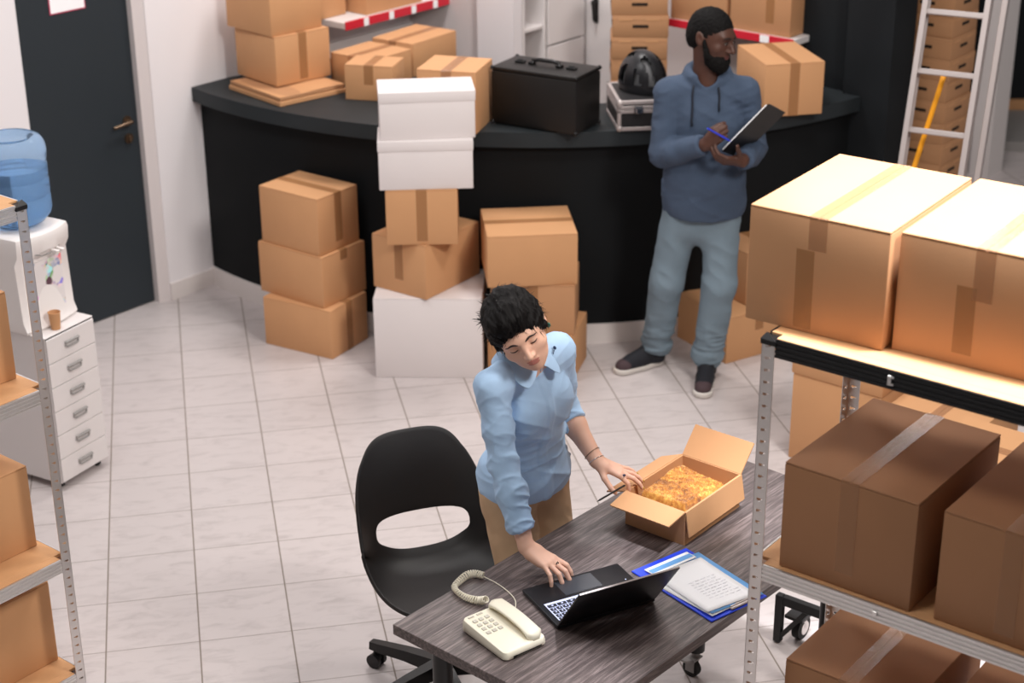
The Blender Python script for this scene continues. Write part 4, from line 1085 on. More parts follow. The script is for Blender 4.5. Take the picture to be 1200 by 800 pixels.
# ------------------------------------------------------------------ smooth bodies from blended distance fields
class Field:
    def __init__(self, lo, hi, h):
        self.h = h; self.lo = np.array(lo, np.float32)
        self.n = np.ceil((np.array(hi) - self.lo) / h).astype(int) + 1
        self.F = np.full(self.n, 0.15, np.float32)
    def axes(self, sl):
        return [self.lo[i] + self.h * np.arange(sl[i].start, sl[i].stop, dtype=np.float32) for i in range(3)]
    def slc(self, lo, hi):
        a = np.clip(np.floor((np.array(lo) - self.lo) / self.h).astype(int), 0, self.n)
        b = np.clip(np.ceil((np.array(hi) - self.lo) / self.h).astype(int) + 1, 0, self.n)
        return tuple(slice(int(x), int(y)) for x, y in zip(a, b))
    def grid(self, sl):
        ax = self.axes(sl)
        return np.stack(np.meshgrid(*ax, indexing='ij'), -1)
    def blend(self, sl, d, k):
        f = self.F[sl]
        if k <= 0: np.minimum(f, d, out=f); return
        hh = np.maximum(k - np.abs(f - d), 0) / k
        f[...] = np.minimum(f, d) - hh * hh * k * 0.25
    def cut(self, sl, d, k):
        """smooth subtraction of shape d"""
        f = self.F[sl]; e = -d
        hh = np.maximum(k - np.abs(f - e), 0) / max(k, 1e-6)
        f[...] = np.maximum(f, e) + hh * hh * k * 0.25
    @staticmethod
    def d_cone(P, a, b, r1, r2):
        a = np.array(a, np.float32); b = np.array(b, np.float32)
        ba = b - a; l2 = float(ba @ ba); rr = r1 - r2; a2 = max(l2 - rr * rr, 1e-9); il2 = 1 / l2
        pa = P - a; y = pa @ ba; z = y - l2
        q = pa * l2 - y[..., None] * ba; x2 = np.einsum('...i,...i', q, q)
        y2 = y * y * l2; z2 = z * z * l2
        k = np.sign(rr) * rr * rr * x2
        d = (np.sqrt(x2 * a2 * il2) + y * rr) * il2 - r1
        c1 = np.sign(z) * a2 * z2 > k; c2 = np.sign(y) * a2 * y2 < k
        d = np.where(c1, np.sqrt(x2 + z2) * il2 - r2, np.where(c2, np.sqrt(x2 + y2) * il2 - r1, d))
        return d.astype(np.float32)
    def cone(self, a, b, r1, r2, k=0.02, cut=False):
        m = max(r1, r2) + 2 * k + 0.02
        lo = np.minimum(a, b) - m; hi = np.maximum(a, b) + m
        sl = self.slc(lo, hi)
        if min(s.stop - s.start for s in sl) <= 0: return self
        d = self.d_cone(self.grid(sl), a, b, r1, r2)
        (self.cut if cut else self.blend)(sl, d, k); return self
    def chain(self, pts, rs, k=0.02):
        for i in range(len(pts) - 1): self.cone(pts[i], pts[i + 1], rs[i], rs[i + 1], k)
        return self
    def ell(self, c, r, rot=None, k=0.02, cut=False):
        """ellipsoid, rot = 3x3 (columns = local axes)"""
        m = max(r) + 2 * k + 0.02; c = np.array(c, np.float32)
        sl = self.slc(c - m, c + m)
        if min(s.stop - s.start for s in sl) <= 0: return self
        P = self.grid(sl) - c
        if rot is not None: P = P @ np.array(rot, np.float32)
        r = np.array(r, np.float32)
        k0 = np.sqrt(((P / r) ** 2).sum(-1)); k1 = np.sqrt(((P / r ** 2) ** 2).sum(-1)) + 1e-6
        d = (k0 * (k0 - 1) / k1).astype(np.float32)
        d = np.where(k0 < 1e-3, -float(min(r)), d)
        (self.cut if cut else self.blend)(sl, d, k); return self
    def section(self, rows, k=0.02, n=2.3):
        """stack of super-elliptic sections: rows of (centre, half-width vec-x, half-depth, frame x axis) along a spine"""
        return self
    def mesh(self):
        F = self.F; n = F.shape
        S = F < 0
        c = np.zeros((n[0] - 1, n[1] - 1, n[2] - 1), np.int8)
        for dx in (0, 1):
            for dy in (0, 1):
                for dz in (0, 1):
                    c += S[dx:n[0] - 1 + dx, dy:n[1] - 1 + dy, dz:n[2] - 1 + dz]
        act = (c > 0) & (c < 8)
        idx = np.full(act.shape, -1, np.int64); I = np.argwhere(act); idx[act] = np.arange(len(I))
        acc = np.zeros((len(I), 3)); cnt = np.zeros(len(I))
        corners = [(dx, dy, dz) for dx in (0, 1) for dy in (0, 1) for dz in (0, 1)]
        for a in corners:
            for ax in range(3):
                if a[ax]: continue
                b = list(a); b[ax] = 1
                fa = F[I[:, 0] + a[0], I[:, 1] + a[1], I[:, 2] + a[2]]; fb = F[I[:, 0] + b[0], I[:, 1] + b[1], I[:, 2] + b[2]]
                m = (fa < 0) != (fb < 0); t = np.where(m, fa / np.where(m, fa - fb, 1), 0)
                p = np.tile(np.array(a, float), (len(I), 1)); p[:, ax] += t
                acc[m] += p[m]; cnt[m] += 1
        V_ = (I + acc / cnt[:, None]) * self.h + self.lo
        quads = []
        for ax in range(3):
            b, c_ = [(1, 2), (2, 0), (0, 1)][ax]
            sl0 = [slice(None)] * 3; sl1 = [slice(None)] * 3
            sl0[ax] = slice(0, n[ax] - 1); sl1[ax] = slice(1, n[ax])
            s0 = S[tuple(sl0)]; s1 = S[tuple(sl1)]
            e = np.argwhere(s0 != s1)
            e = e[(e[:, b] > 0) & (e[:, c_] > 0) & (e[:, b] < n[b] - 1) & (e[:, c_] < n[c_] - 1)]
            inside = s0[e[:, 0], e[:, 1], e[:, 2]]
            def g(db, dc):
                q = e.copy(); q[:, b] -= db; q[:, c_] -= dc
                return idx[q[:, 0], q[:, 1], q[:, 2]]
            q = np.stack([g(1, 1), g(0, 1), g(0, 0), g(1, 0)], 1)
            q[~inside] = q[~inside][:, ::-1]
            quads.append(q)
        return V_, np.concatenate(quads)
    def build(self, name, m, parent=None, relax=1, fn=None):
        V_, Q = self.mesh()
        used = np.zeros(len(V_), bool); used[Q.ravel()] = True
        mp = np.cumsum(used) - 1; V_ = V_[used]; Q = mp[Q]
        for _ in range(relax):
            s = np.zeros_like(V_); k = np.zeros(len(V_))
            for i in range(4):
                np.add.at(s, Q[:, i], V_[Q[:, (i + 1) % 4]]); np.add.at(k, Q[:, i], 1)
                np.add.at(s, Q[:, i], V_[Q[:, (i - 1) % 4]]); np.add.at(k, Q[:, i], 1)
            V_ = 0.5 * V_ + 0.5 * s / k[:, None]
        if fn is not None: V_ = fn(V_, Q)
        me = bpy.data.meshes.new(name)
        me.vertices.add(len(V_)); me.vertices.foreach_set('co', V_.astype(np.float32).ravel())
        me.loops.add(Q.size); me.loops.foreach_set('vertex_index', Q.astype(np.int32).ravel())
        me.polygons.add(len(Q)); me.polygons.foreach_set('loop_start', np.arange(0, Q.size, 4, dtype=np.int32)); me.polygons.foreach_set('loop_total', np.full(len(Q), 4, np.int32))
        me.update(calc_edges=True); me.validate()
        for x in (m if isinstance(m, (list, tuple)) else [m]): me.materials.append(x)
        me.shade_smooth()
        o = bpy.data.objects.new(name, me)
        return link(o, parent)

def nrm(v): v = np.array(v, float); return v / np.linalg.norm(v)
def frame(z, x):
    """rotation matrix with columns x, y, z"""
    z = nrm(z); x = np.array(x, float); x = nrm(x - z * (x @ z)); y = np.cross(z, x)
    return np.stack([x, y, z], 1)
def rot_about(v, ax, a):
    ax = nrm(ax); v = np.array(v, float)
    return v * math.cos(a) + np.cross(ax, v) * math.sin(a) + ax * (ax @ v) * (1 - math.cos(a))

def hand(F, wrist, fwd, back, side, s=1.0, curls=None, spread=(6, 1, -4, -10), thumb=None, fat=1.0, k=0.006):
    """five-fingered hand. fwd = wrist to knuckles, back = out of the back of the hand, side = +1 thumb on fwd x back side
    curls: per finger (knuckle, middle, tip) in degrees towards the palm. returns fingertip info"""
    f = nrm(fwd); b = np.array(back, float); b = nrm(b - f * (b @ f)); l = np.cross(f, b) * side   # towards the thumb
    W = np.array(wrist, float); s_ = s
    P = lambda x, y, z: W + (f * x + l * y + b * z) * s_
    # palm
    F.cone(P(0.0, 0.0, 0.0), P(0.03, 0.012, 0.0), 0.0235 * s_ * fat, 0.020 * s_ * fat, 0.012)
    for y, x1, r0, r1 in ((0.026, 0.082, 0.0145, 0.0105), (0.009, 0.086, 0.0145, 0.0108), (-0.009, 0.082, 0.0140, 0.0102), (-0.026, 0.074, 0.0135, 0.0095)):
        F.cone(P(0.022, y * 0.62, 0.0), P(x1, y, 0.003 - abs(y) * .1), r0 * s_ * fat, r1 * s_ * fat, 0.012)
    F.cone(P(0.02, -0.016, -0.007), P(0.062, -0.022, -0.007), 0.014 * s_, 0.011 * s_, 0.010)
    tips = []
    lens = ((0.043, 0.026, 0.021), (0.047, 0.030, 0.022), (0.043, 0.028, 0.022), (0.034, 0.021, 0.019))
    kn = ((0.026, 0.085), (0.009, 0.089), (-0.009, 0.085), (-0.026, 0.077))
    rad = (0.0088, 0.0091, 0.0086, 0.0077)
    curls = curls or [(20, 25, 15)] * 4
    for i in range(4):
        y, x = kn[i]
        p = P(x, y, 0.001); a = R(spread[i]); d = f * math.cos(a) + l * math.sin(a)
        ax = np.cross(d, b)      # bending axis: turns d towards -b
        pts = [p]; 
        for j in range(3):
            d = rot_about(d, ax, -R(curls[i][j])); p = p + d * lens[i][j] * s_; pts.append(p)
        r = rad[i] * s_ * fat
        rr = [r * 1.08, r * 0.98, r * 0.90, r * 0.74]
        F.cone(pts[0], pts[1], rr[0], rr[1], k); F.cone(pts[1], pts[2], rr[1], rr[2], 0.0015); F.cone(pts[2], pts[3], rr[2], rr[3], 0.0015)
        nb = np.cross(ax, d); nb = nb / np.linalg.norm(nb)
        if nb @ b < 0 and curls[i][0] + curls[i][1] < 80: nb = -nb
        tips.append((pts[3], d, nb, rr[3]))
    t = thumb or dict(base=(0.018, 0.022, -0.006), d1=(0.62, 0.72, -0.30), d2=(0.82, 0.50, -0.28), d3=(0.95, 0.25, -0.2))
    p = P(*t['base']); dirs = [f * q[0] + l * q[1] + b * q[2] for q in (t['d1'], t['d2'], t['d3'])]
    L3 = (0.040, 0.034, 0.027); R3 = (0.0135, 0.0108, 0.0098, 0.0078)
    pts = [p]
    for d, L_ in zip(dirs, L3): p = p + nrm(d) * L_ * s_; pts.append(p)
    F.cone(pts[0], pts[1], R3[0] * s_ * fat, R3[1] * s_ * fat, 0.012); F.cone(pts[1], pts[2], R3[1] * s_ * fat, R3[2] * s_ * fat, 0.004); F.cone(pts[2], pts[3], R3[2] * s_ * fat, R3[3] * s_ * fat, 0.002)
    tips.append((pts[3], nrm(dirs[2]), nrm(b + l * .5), R3[3] * s_))
    return tips

def nails(tips, name, m, parent, s=1.0):
    objs = []
    for p, d, nb, r in tips:
        mb = MB(); d = nrm(d); nb = nrm(nb - d * (nb @ d)); sd = np.cross(d, nb)
        rows = []
        for i in range(4):
            row = []
            for j in range(5):
                u = (i / 3 - 0.45) * 0.012 * s; a = (j / 4 - 0.5) * 1.6
                q = p + d * (u + r * .35) + (nb * math.cos(a) + sd * math.sin(a)) * (r * 1.02 * (1 - 0.06 * max(0, i - 1)))
                row.append(Vector(q))
            rows.append(row)
        mb.grid(rows, 0.0008); objs.append(mb.build(name, m, parent, smooth=True))
    return objs

def head(F, c, fr, s=1.0, male=False, nose=1.0):
    """fr columns: x = the person's left, y = forward (face), z = up; c = centre of the skull"""
    fr = np.array(fr); c = np.array(c, float)
    P = lambda x, y, z: c + fr @ (np.array([x, y, z]) * s)
    E = lambda p, r, k=0.015, cut=False, rot=None: F.ell(P(*p), np.array(r) * s, fr if rot is None else fr @ rot, k, cut)
    E((0, -0.012, 0.022), (0.074, 0.096, 0.088), 0.02)            # cranium
    E((0, 0.030, -0.020), (0.064, 0.064, 0.082), 0.03)            # face block
    E((0, 0.044, -0.072), (0.044 if not male else 0.050, 0.046, 0.040), 0.03)   # jaw
    E((0, 0.070, -0.094), (0.019 if not male else 0.024, 0.018, 0.016), 0.02)   # chin
    E((0, 0.074, 0.022), (0.050, 0.022, 0.016), 0.02)             # brow
    for sx in (-1, 1):
        E((sx * 0.042, 0.058, -0.030), (0.022, 0.022, 0.018), 0.02)    # cheek bone
        E((sx * 0.030, 0.094, 0.003), (0.017, 0.014, 0.011), 0.012, True)   # eye socket
        E((sx * 0.030, 0.0775, 0.000), (0.0155, 0.0125, 0.0105), 0.006)   # lid over the eye ball
        # ear
        er = np.array([[1, 0, 0], [0, 0.94, -0.34], [0, 0.34, 0.94]])
        E((sx * 0.077, -0.012, -0.008), (0.010, 0.018, 0.031), 0.006, False, er)
        E((sx * 0.086, -0.006, -0.004), (0.006, 0.009, 0.017), 0.005, True, er)
    # nose
    F.cone(P(0, 0.088, 0.006), P(0, 0.108 + 0.004 * nose, -0.030), 0.0072 * s, 0.0098 * s * nose, 0.012)
    for sx in (-1, 1): E((sx * 0.0105 * nose, 0.100, -0.034), (0.0085 * nose, 0.010, 0.0075), 0.006)
    # lips
    E((0, 0.0905, -0.0575), (0.022, 0.009, 0.0052), 0.005); E((0, 0.0900, -0.0675), (0.019, 0.0095, 0.0062), 0.005)
    E((0, 0.101, -0.0622), (0.021, 0.0045, 0.0012), 0.002, True)
    return P

def paint(o, groups):
    """face material slots by nearest region: list of (slot, centre, radii, frame)"""
    me = o.data; n = len(me.polygons)
    cen = np.zeros(n * 3, np.float32); me.polygons.foreach_get('center', cen); cen = cen.reshape(-1, 3)
    mi = np.zeros(n, np.int32)
    for slot, c, r, fr in groups:
        q = (cen - np.array(c)) @ np.array(fr) / np.array(r)
        mi[(q ** 2).sum(1) < 1] = slot
    me.polygons.foreach_set('material_index', mi)

# value noise for cloth folds
_T = rng.uniform(-1, 1, (64, 64, 64)).astype(np.float32)
def vnoise(P):
    P = np.asarray(P); i = np.floor(P).astype(int); f = P - i; f = f * f * (3 - 2 * f)
    r = 0
    for dx in (0, 1):
        for dy in (0, 1):
            for dz in (0, 1):
                w_ = (f[:, 0] if dx else 1 - f[:, 0]) * (f[:, 1] if dy else 1 - f[:, 1]) * (f[:, 2] if dz else 1 - f[:, 2])
                r = r + w_ * _T[(i[:, 0] + dx) % 64, (i[:, 1] + dy) % 64, (i[:, 2] + dz) % 64]
    return r
def normals(V_, Q):
    n = np.zeros_like(V_); fn_ = np.cross(V_[Q[:, 2]] - V_[Q[:, 0]], V_[Q[:, 3]] - V_[Q[:, 1]])
    for i in range(4): np.add.at(n, Q[:, i], fn_)
    return n / (np.linalg.norm(n, axis=1, keepdims=True) + 1e-12)
def ridged(P): return 1 - 2 * np.abs(vnoise(P))
def halfspace(F, p, n, lo, hi, k=0.003):
    """remove what lies beyond the plane inside a box"""
    sl = F.slc(lo, hi); P = F.grid(sl); d = (P - np.array(p, np.float32)) @ np.array(nrm(n), np.float32)
    F.cut(sl, -d.astype(np.float32), k)
Field.half = halfspace
# ------------------------------------------------------------------ the woman at the desk (local: -y towards the desk, +x her left)
WO = DK(0.65, -0.13, 0)
wom = thing('person', 'person with short black hair in a light blue shirt leaning over the desk', 'person', WO, DA)
skin = mat('fair_skin', srgb(230, 182, 158), 0.5, noise=0.05, nscale=30); skin.node_tree.nodes['Principled BSDF'].inputs['Subsurface Weight'].default_value = 0.06
skin.node_tree.nodes['Principled BSDF'].inputs['Subsurface Radius'].default_value = (0.01, 0.004, 0.002)
lips = mat('lip_skin', srgb(192, 122, 110), 0.4)
hairm = mat('black_hair', srgb(17, 14, 14), 0.6, spec=0.15, noise=0.3, nscale=60)
denim_shirt = mat('light_blue_cotton', srgb(172, 202, 234), 0.8, noise=0.04, nscale=40, bump=0.12, bscale=700)
khaki = mat('beige_cotton', srgb(200, 168, 134), 0.85, noise=0.05, nscale=30, bump=0.1, bscale=500)
HC = np.array([-0.080, -0.118, 1.487]); HF = np.array([[0.632, -0.596, -0.496], [-0.611, -0.776, 0.155], [0.477, -0.205, 0.854]])
JS = {1: (0.160, -0.066, 1.322), -1: (-0.150, -0.075, 1.310)}
JE = {1: (0.250, -0.015, 1.085), -1: (-0.165, -0.130, 1.080)}
JW = {1: (0.226, -0.178, 0.948), -1: (-0.198, -0.250, 0.848)}
PX = 0.074
def w_torso(F, g=0.0, legs=True):
    F.ell((PX, -0.005, 0.93), (0.152 + g, 0.102 + g, 0.110 + g), None, 0.04)
    F.ell((PX - .004, -0.028, 1.06), (0.118 + g, 0.080 + g, 0.12), None, 0.04)
    F.ell((0.036, -0.052, 1.195), (0.138 + g, 0.090 + g, 0.14 + g), None, 0.04)
    for s in (-1, 1): F.ell((0.036 + s * 0.060, -0.112, 1.195), (0.056 + g, 0.038 + g, 0.058 + g), None, 0.045)
    F.cone(JS[-1], JS[1], 0.037 + g, 0.037 + g, 0.05)
    for s in (-1, 1): F.cone((0.004, -0.075, 1.352), JS[s], 0.038 + g, 0.036 + g, 0.035)
def w_arm(F, s, g=0.0, end=1.0, k=0.02):
    S, E_, W_ = (np.array(j[s]) for j in (JS, JE, JW))
    F.cone(S, S * .45 + E_ * .55, 0.043 + g, 0.038 + g, k); F.cone(S * .45 + E_ * .55, E_, 0.038 + g, 0.035 + g, k)
    e = E_ + (W_ - E_) * end; m_ = E_ + (W_ - E_) * min(end, .35)
    F.cone(E_, m_, 0.035 + g, 0.037 + g - 0.001, k)
    if end > .35: F.cone(m_, e, 0.036 + g, 0.036 + g - 0.0125 * (end - .35) / .65, k)
if True:
    F = Field((-0.33, -0.50, 0.0), (0.36, 0.22, 1.63), 0.0034)
    w_torso(F)
    for s in (-1, 1):
        h_ = (PX + s * 0.080, 0.0, 0.90); kn = (PX + .04 + s * 0.08, -0.035, 0.49); an = (PX + .04 + s * 0.09, 0.03, 0.08)
        F.cone(h_, kn, 0.082, 0.053, 0.04); F.cone(kn, (PX + .04 + s * .087, .0, .33), 0.050, 0.048, 0.03); F.cone((PX + .04 + s * .087, .0, .33), an, 0.048, 0.034, 0.03)
        F.cone((PX + .04 + s * .09, .03, .05), (PX + .04 + s * .10, -.10, .03), 0.036, 0.028, 0.03)
        w_arm(F, s)
    nb = np.array((0.002, -0.078, 1.335)); nt_e = HC + HF @ np.array([0, -0.012, -0.055])
    F.cone(nb, nt_e, 0.052, 0.049, 0.035)
    HP = head(F, HC, HF, 1.0)
    tipsR = hand(F, JW[-1], (0.26, -0.86, -0.40), (0.0, -0.38, 0.92), -1, 1.0,
                 [(4, 36, 16), (6, 36, 18), (8, 36, 18), (10, 34, 16)], (9, 1, -8, -24), dict(base=(0.018, 0.018, -0.008), d1=(0.75, 0.45, -0.55), d2=(0.85, 0.20, -0.45), d3=(0.9, 0.0, -0.4)), 0.95)
    tipsL = hand(F, JW[1], (0.50, -0.78, -0.40), (0.16, -0.36, 0.92), 1, 0.95,
                 [(24, 34, 20), (4, 20, 16), (0, 16, 14), (0, 14, 12)], (-8, -12, -17, -23), dict(base=(0.018, 0.020, -0.006), d1=(0.66, 0.66, -0.40), d2=(0.86, 0.36, -0.42), d3=(0.92, 0.18, -0.35)), 0.95)
    body = F.build('body', [skin, lips], wom, relax=1)
    paint(body, [(1, HP(0, 0.094, -0.0585), (0.021, 0.012, 0.0055), HF), (1, HP(0, 0.094, -0.067), (0.018, 0.013, 0.0062), HF)])
    del F
    nails(tipsR[:4], 'fingernail', mat('gold_nail_polish', srgb(196, 158, 60), 0.25, metal=0.3), body, 0.9)
    nails(tipsL[:4], 'fingernail', bpy.data.materials['gold_nail_polish'], body, 0.9)
    # shirt
    F = Field((-0.32, -0.36, 0.82), (0.34, 0.20, 1.47), 0.0045)
    w_torso(F, 0.008)
    F.ell((PX - .006, -0.008, 0.90), (0.165, 0.118, 0.09), None, 0.05)
    w_arm(F, -1, 0.0065, 0.80, 0.02); w_arm(F, 1, 0.011, 0.34, 0.02)
    # rolled cuff rims
    for s, t0, t1, r in ((-1, 0.62, 0.80, 0.040),):
        E_, W_ = np.array(JE[s]), np.array(JW[s]); F.cone(E_ + (W_ - E_) * t0, E_ + (W_ - E_) * t1, r, r - 0.002, 0.006)
    for s, t in ((-1, 0.80), (1, 0.30)):
        E_, W_ = np.array(JE[s]), np.array(JW[s]); p = E_ + (W_ - E_) * t
        F.half(p, W_ - E_, p - np.array([0.075 if s < 0 else 0.038, 0.075, 0.075]), p + 0.075)
    F.half((0, -0.02, 0.872), (0, 0.05, -1), (-0.32, -0.36, 0.80), (0.34, 0.20, 0.93))
    # neck opening and the V at the front
    F.cone((0.0, -0.06, 1.36), (-0.02, -0.10, 1.50), 0.056, 0.075, 0.004, cut=True)
    F.cone((0.0, -0.175, 1.295), (0.0, -0.12, 1.42), 0.008, 0.050, 0.006, cut=True)
    def folds(V_, Q):
        n = normals(V_, Q); x, y, z = V_.T
        arm = (x > 0.175) | (x < -0.118)
        cre = lambda P: (1 - np.minimum(1, np.abs(vnoise(P)) * 1.6)) ** 3
        tor = cre(np.stack([x * 4.5 + z * 3, y * 4.5 + 3, z * 15 + x * 5], 1)) * 0.9 + cre(np.stack([x * 7, y * 7, z * 27 - x * 8], 1)) * 0.6 + vnoise(np.stack([x * 9, y * 9, z * 12], 1)) * 0.4
        slv = cre(np.stack([x * 12 + 5 + z * 9, y * 12, z * 20 + y * 22 + x * 10], 1)) * 0.9 + cre(np.stack([x * 16, y * 16 - z * 10, z * 38 - y * 18], 1)) * 0.4
        wt = np.clip(1.2 - np.abs(z - 1.04) / 0.19, 0.32, 1) * 0.0105
        d = np.where(arm, slv * 0.0068 * np.clip(1.35 - (z - 0.85) / 0.5, .35, 1), tor * wt)
        # placket
        pl = np.exp(-((x - 0.010 - (1.3 - z) * .09) / 0.017) ** 6) * (y < -0.04) * 0.0040
        return V_ + n * (d + pl)[:, None]
    shirt = F.build('shirt', denim_shirt, wom, relax=1, fn=folds)
    del F
    # trousers
    F = Field((-0.30, -0.22, 0.03), (0.30, 0.20, 1.02), 0.0065)
    F.ell((PX, -0.005, 0.925), (0.154, 0.108, 0.11), None, 0.04)
    for s in (-1, 1):
        F.cone((PX + s * 0.080, 0.0, 0.88), (PX + .04 + s * 0.082, -0.033, 0.49), 0.090, 0.068, 0.03); F.cone((PX + .04 + s * 0.082, -0.033, 0.49), (PX + .04 + s * 0.09, 0.028, 0.09), 0.070, 0.056, 0.03)
    F.half((0, 0, 1.0), (0, 0, 1), (-0.3, -0.22, 0.95), (0.3, 0.2, 1.02)); F.half((0, 0, 0.075), (0, 0, -1), (-0.3, -0.22, 0.0), (0.3, 0.2, 0.14))
    def tf(V_, Q):
        n = normals(V_, Q); x, y, z = V_.T
        return V_ + n * (ridged(np.stack([x * 16, y * 16, z * 18 + np.abs(x) * 20], 1)) * 0.004)[:, None]
    F.build('trousers', khaki, wom, fn=tf); del F
    for s in (-1, 1):
        F = Field((PX + .04 + s * 0.10 - 0.07, -0.19, 0.0), (PX + .04 + s * 0.10 + 0.07, 0.12, 0.11), 0.005)
        F.cone((PX + .04 + s * .092, .045, .045), (PX + .04 + s * .102, -.115, .035), 0.043, 0.036, 0.02); F.half((0, 0, 0.004), (0, 0, -1), (-.3, -.3, -.01), (.4, .2, .05))
        F.build('shoe', M['white'], wom)
    # collar: stand and fall, open at the front
    def collar(side):
        mb = MB(); rows = []
        cx, cy = -0.012, -0.082
        for i in range(29):
            t = i / 28
            ca_z = 1.378 - 0.050 * max(0, t - .60) / .40          # the band drops towards the throat
            row = []
            sm = max(0, (t - 0.55) / 0.45); sm = sm * sm * (3 - 2 * sm)
            fall = 0.034 + 0.016 * sm
            rr_ = 0.058 + 0.004 * t - 0.004 * sm
            for r_, z, lag in ((rr_ - 0.003, -0.006, 0), (rr_ + 0.001, 0.014, 0), (rr_ + 0.006, 0.022, 0), (rr_ + 0.013, 0.015, 8), (rr_ + 0.016 + fall * .40, -fall * .40, 20), (rr_ + 0.018 + fall * .72, -fall * .95, 34)):
                a = R(90 - side * (2 + 170 * t - lag * sm))
                drop = 0.050 * max(0, (t - lag / 170 * sm) - .60) / .40
                row.append(Vector((cx + r_ * math.cos(a), cy + r_ * 1.02 * math.sin(a), 1.378 - drop + z)))
            rows.append(row)
        mb.grid(rows, 0.0022); o = mb.build('collar', denim_shirt, wom, smooth=True)
        md = o.modifiers.new('sub', 'SUBSURF'); md.levels = 1; md.render_levels = 1
        return o
    cR = collar(-1); cL = collar(1)
    # small dark leaf motif on her left collar
    mb = MB(); c = Vector((0.085, -0.120, 1.372)); 
    mb.sphere(c, 0.008, (0.6, 0.5, 1.0), Matrix.Rotation(-0.7, 3, 'Y'), 12, 8); mb.tube([c + Vector((-0.004, -0.002, -0.006)), c + Vector((-0.012, -0.006, -0.008)), c + Vector((-0.016, -0.008, -0.014))], 0.0012, n=6); mb.build('embroidered_leaf', mat('navy_thread', srgb(36, 58, 92), 0.7), cL, smooth=True)
    # buttons on the placket
    # ---- eyes: lowered lids with dark lash lines, brows
    dark = mat('dark_lash', srgb(44, 28, 24), 0.6); 
    for sx in (-1, 1):
        mb = MB(); pts = []
        for i in range(9):
            u = i / 8 * 2 - 1
            x = sx * 0.030 + 0.0145 * u
            pts.append(Vector(HP(x, 0.0888 - 0.0060 * u * u, -0.0042 + 0.0034 * u * u)))
        mb.tube(pts, [0.0008, 0.0017, 0.0022, 0.0025, 0.0025, 0.0025, 0.0022, 0.0017, 0.0008], n=6); mb.build('eyelashes', dark, body, smooth=True)
        mb = MB(); pts = []
        for i in range(9):
            u = i / 8
            x = sx * (0.012 + 0.040 * u); pts.append(Vector(HP(x, 0.0975 - 0.015 * u ** 1.6, 0.020 + 0.007 * math.sin(PI * min(1, u * 1.25)) * .9 - 0.002)))
        mb.tube(pts, [0.0014, 0.0030, 0.0036, 0.0036, 0.0033, 0.0028, 0.0023, 0.0017, 0.0008], n=6); mb.build('eyebrow', dark, body, smooth=True)
        # earring
        mb = MB(); c = Vector(HP(sx * 0.082, -0.008, -0.046))
        ex = Vector(HF[:, 1]); ez = Vector(HF[:, 2])
        if sx < 0: mb.tube([c + (ex * math.cos(t) + ez * math.sin(t)) * 0.011 for t in np.linspace(0, 2 * PI, 24, endpoint=False)], 0.0013, n=6, closed=True); mb.build('hoop_earring', M['chrome'], body, smooth=True)
        else: mb.sphere(c, 0.007, (0.6, 0.9, 1.2)); mb.build('drop_earring', mat('green_stone', srgb(60, 110, 96), 0.3), body, smooth=True)
    # rings and bracelets
    def band(c, ax, r, w_, name, m):
        fr_ = frame(ax, (0.3, 0.5, 0.8)); mb = MB()
        mb.tube([Vector(np.array(c) + (fr_[:, 0] * math.cos(t) + fr_[:, 1] * math.sin(t)) * r) for t in np.linspace(0, 2 * PI, 28, endpoint=False)], w_, n=6, closed=True)
        return mb.build(name, m, body, smooth=True)
    Wl, El = np.array(JW[1]), np.array(JE[1]); dl_ = nrm(Wl - El)
    band(Wl - dl_ * 0.004, dl_, 0.0265, 0.0013, 'bracelet', M['chrome']); band(Wl - dl_ * 0.030, dl_ + np.array([.1, 0, .1]), 0.0285, 0.0010, 'bracelet', M['brass'])
    # finger rings
    def hand_pt(W, fwd, back, side, x, y, z, s=0.95):
        f = nrm(fwd); b = np.array(back, float); b = nrm(b - f * (b @ f)); l = np.cross(f, b) * side
        return np.array(W) + (f * x + l * y + b * z) * s, f, b
    p, f, b = hand_pt(JW[-1], (0.26, -0.86, -0.40), (0.0, -0.38, 0.92), -1, 0.108, 0.009, -0.004)
    band(p, f, 0.0092, 0.0013, 'finger_ring', M['blacksteel'])
    mb = MB(); mb.box(Vector(p + b * 0.011), (0.014, 0.003, 0.003), Matrix.Rotation(0.5, 3, 'Z')); mb.box(Vector(p + b * 0.011), (0.003, 0.012, 0.003), Matrix.Rotation(0.5, 3, 'Z')); mb.build('finger_ring', M['blacksteel'], body)
    p, f, b = hand_pt(JW[1], (0.50, -0.78, -0.40), (0.16, -0.36, 0.92), 1, 0.100, 0.022, -0.004)
    band(p, f, 0.0095, 0.0013, 'finger_ring', M['chrome'])
    mb = MB(); mb.sphere(Vector(p + b * 0.0105), 0.0052, (1, 1, .7)); mb.build('ring_stone', mat('dark_blue_stone', srgb(30, 32, 70), 0.15), body, smooth=True)
    # ---- hair: cap and strands
    F = Field(HC - 0.16, HC + 0.16, 0.0035)
    P_ = lambda x, y, z: HC + HF @ np.array([x, y, z])
    F.ell(P_(0, -0.016, 0.030), (0.086, 0.108, 0.098), HF, 0.02)
    F.ell(P_(0, -0.060, -0.02), (0.074, 0.060, 0.075), HF, 0.03)
    F.ell(P_(-0.01, 0.050, 0.088), (0.056, 0.045, 0.030), HF, 0.03)         # fringe
    for sx in (-1, 1): F.cone(P_(sx * .074, .020, .03), P_(sx * .076, .026, -.012), 0.011, 0.006, 0.012)
    F.ell(P_(0, 0.108, -0.030), (0.070, 0.080, 0.084), HF, 0.012, True)        # the face stays free
    for sx in (-1, 1): F.ell(P_(sx * 0.084, -0.006, -0.030), (0.016, 0.020, 0.034), HF, 0.006, True)
    F.ell(P_(0, -0.02, -0.15), (0.12, 0.12, 0.075), HF, 0.01, True)
